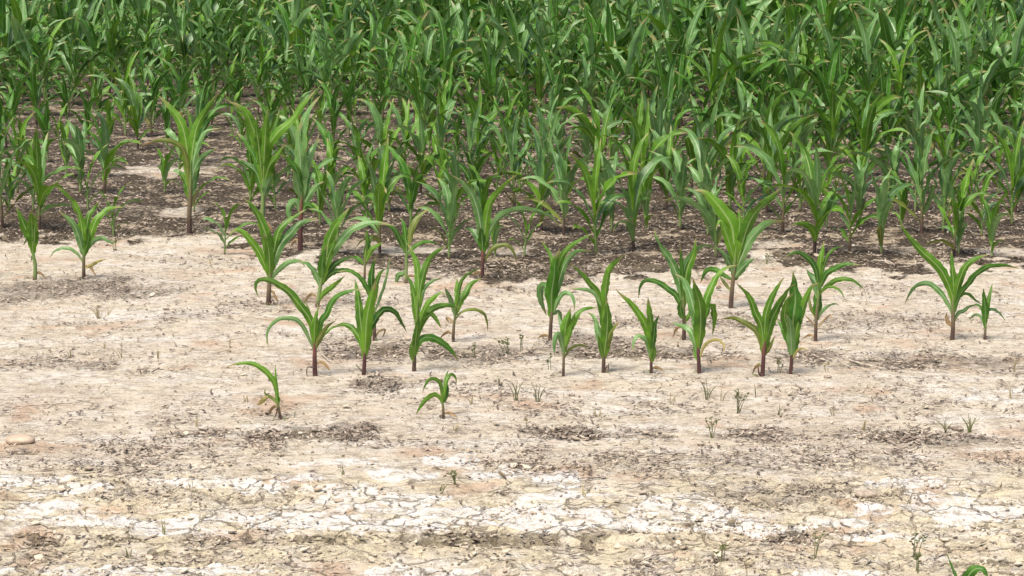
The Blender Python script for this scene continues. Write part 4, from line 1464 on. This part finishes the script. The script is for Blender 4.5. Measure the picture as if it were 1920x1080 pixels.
# ------------------------------------------------------------------ stone, clods, straws
def lump(name, px, py, wpx, hpx, mat, label, cat, seed, rough=.1, group=None):
    rng = np.random.default_rng(seed)
    x, y = at(px, py)
    z = ground_z(x, y)
    s = px_scale(y)
    a, c = wpx / 2 / s, hpx / 2 / s * 1.0
    b = a * .75
    nu, nv = 40, 22
    U_, V_ = np.meshgrid(np.linspace(0, 2 * math.pi, nu, endpoint=False), np.linspace(-math.pi / 2, math.pi / 2, nv))
    X, Yv, Z = np.cos(V_) * np.cos(U_), np.cos(V_) * np.sin(U_), np.sin(V_)
    o = rng.uniform(0, 50)
    d = 1 + rough * (fbm(X * 2.2 + o + Z, Yv * 2.2 + o - Z, seed, 4) - .5) * 2
    P = np.stack([X * a * d, Yv * b * d, Z * c * d + c * .6], -1).reshape(-1, 3)
    i = np.arange(nv - 1)[:, None] * nu
    j = np.arange(nu)[None, :]
    q = np.stack([i + j, i + (j + 1) % nu, i + nu + (j + 1) % nu, i + nu + j], -1).reshape(-1, 4)
    ob = link(name, np_mesh(name, P, q, None, [M[mat]]), None, (x, y, z))
    tag(ob, label, cat, group)


lump("stone", 38, 834, 56, 21, 'stone', "smooth flat pinkish stone lying on pale soil at the left edge", "stone", 3, .06)
for px, py, w, h, lab, sd_ in [
        (688, 812, 17, 9, "dark round clod at the end of the residue patch left of centre", 21),
        (1795, 808, 22, 11, "grey clod in front of the thick grass tuft at far right", 22),
        (1622, 930, 40, 14, "pale knobbly clod on the crust at lower right", 23),
        (1212, 884, 12, 8, "small dark clod on mottled soil right of centre", 24),
        (395, 883, 24, 5, "flat dark clod on the soil at left", 25),
        (1552, 712, 14, 7, "small brown clod right of the bushy corn plant", 26),
        (1072, 745, 12, 5, "tiny brown clod in front of the short pale corn plant", 27)]:
    lump("soil_clod", px, py, w, h, 'clod', lab, "clod", sd_, .45, "clods on the pale ground")


def straw(pts, wpx, label, seed, mat='straw'):
    x0, y0 = at(*pts[0])
    s = px_scale(y0)
    P = []
    for px, py in pts:
        x, y = at(px, py)
        P.append((x, y, ground_z(x, y) + .008))
    org = np.array([x0, y0, P[0][2]])
    r = wpx / 2 / s
    v, q, u = tube_geo(np.array(P) - org, [r * .8, r, r * .9, r * .5], 12, 6)
    v[:, 2] *= .8
    o = link("straw", np_mesh("straw", v, q, u, [M[mat]]), None, tuple(org))
    tag(o, label, "straw", "loose straws and stalk pieces on the soil")


for i, (pts, w, lab) in enumerate([
        ([(8, 771), (60, 768), (140, 763), (170, 757)], 3.2, "long thin straw lying flat on pale soil at the left edge"),
        ([(1592, 680), (1620, 688), (1662, 698)], 4.0, "pale broken stalk piece lying in the residue at right"),
        ([(1580, 684), (1595, 696)], 3.0, "short straw left of the pale broken stalk piece"),
        ([(1637, 495), (1665, 497), (1678, 503)], 3.0, "brown stalk piece in residue before the brown soil at right"),
        ([(705, 704), (716, 711), (742, 713)], 3.2, "pale twisted straw between the second row's second and third plants"),
        ([(258, 887), (320, 888)], 2.4, "dark thin straw on mottled soil at left"),
        ([(180, 895), (232, 903)], 2.4, "dark straw left of the thin one on mottled soil"),
        ([(340, 762), (405, 763)], 2.0, "thin pale straw on soil left of the leaning seedling"),
        ([(400, 670), (430, 662)], 2.0, "pale curved straw left of the lone dry stem"),
        ([(40, 646), (95, 655)], 2.2, "thin brown straw on pale soil at left"),
        ([(603, 672), (618, 684)], 2.2, "short pale straw right of the thick red stalk"),
        ([(686, 735), (698, 722), (705, 727)], 2.4, "arched pale straw on the residue in front of the second row"),
        ([(735, 733), (747, 722)], 2.4, "slanting pale straw right of the arched one"),
        ([(838, 784), (858, 789)], 2.2, "brown twig at the foot of the smallest seedling"),
        ([(1330, 972), (1350, 962), (1362, 966)], 2.0, "thin dark twig on the white crust at right"),
        ([(1200, 1062), (1222, 1050), (1250, 1047)], 3.4, "grey bent stalk piece at the bottom right of centre"),
        ([(1700, 948), (1712, 930)], 2.4, "dark upright chip on the white crust at lower right")]):
    straw(pts, w, lab, i)
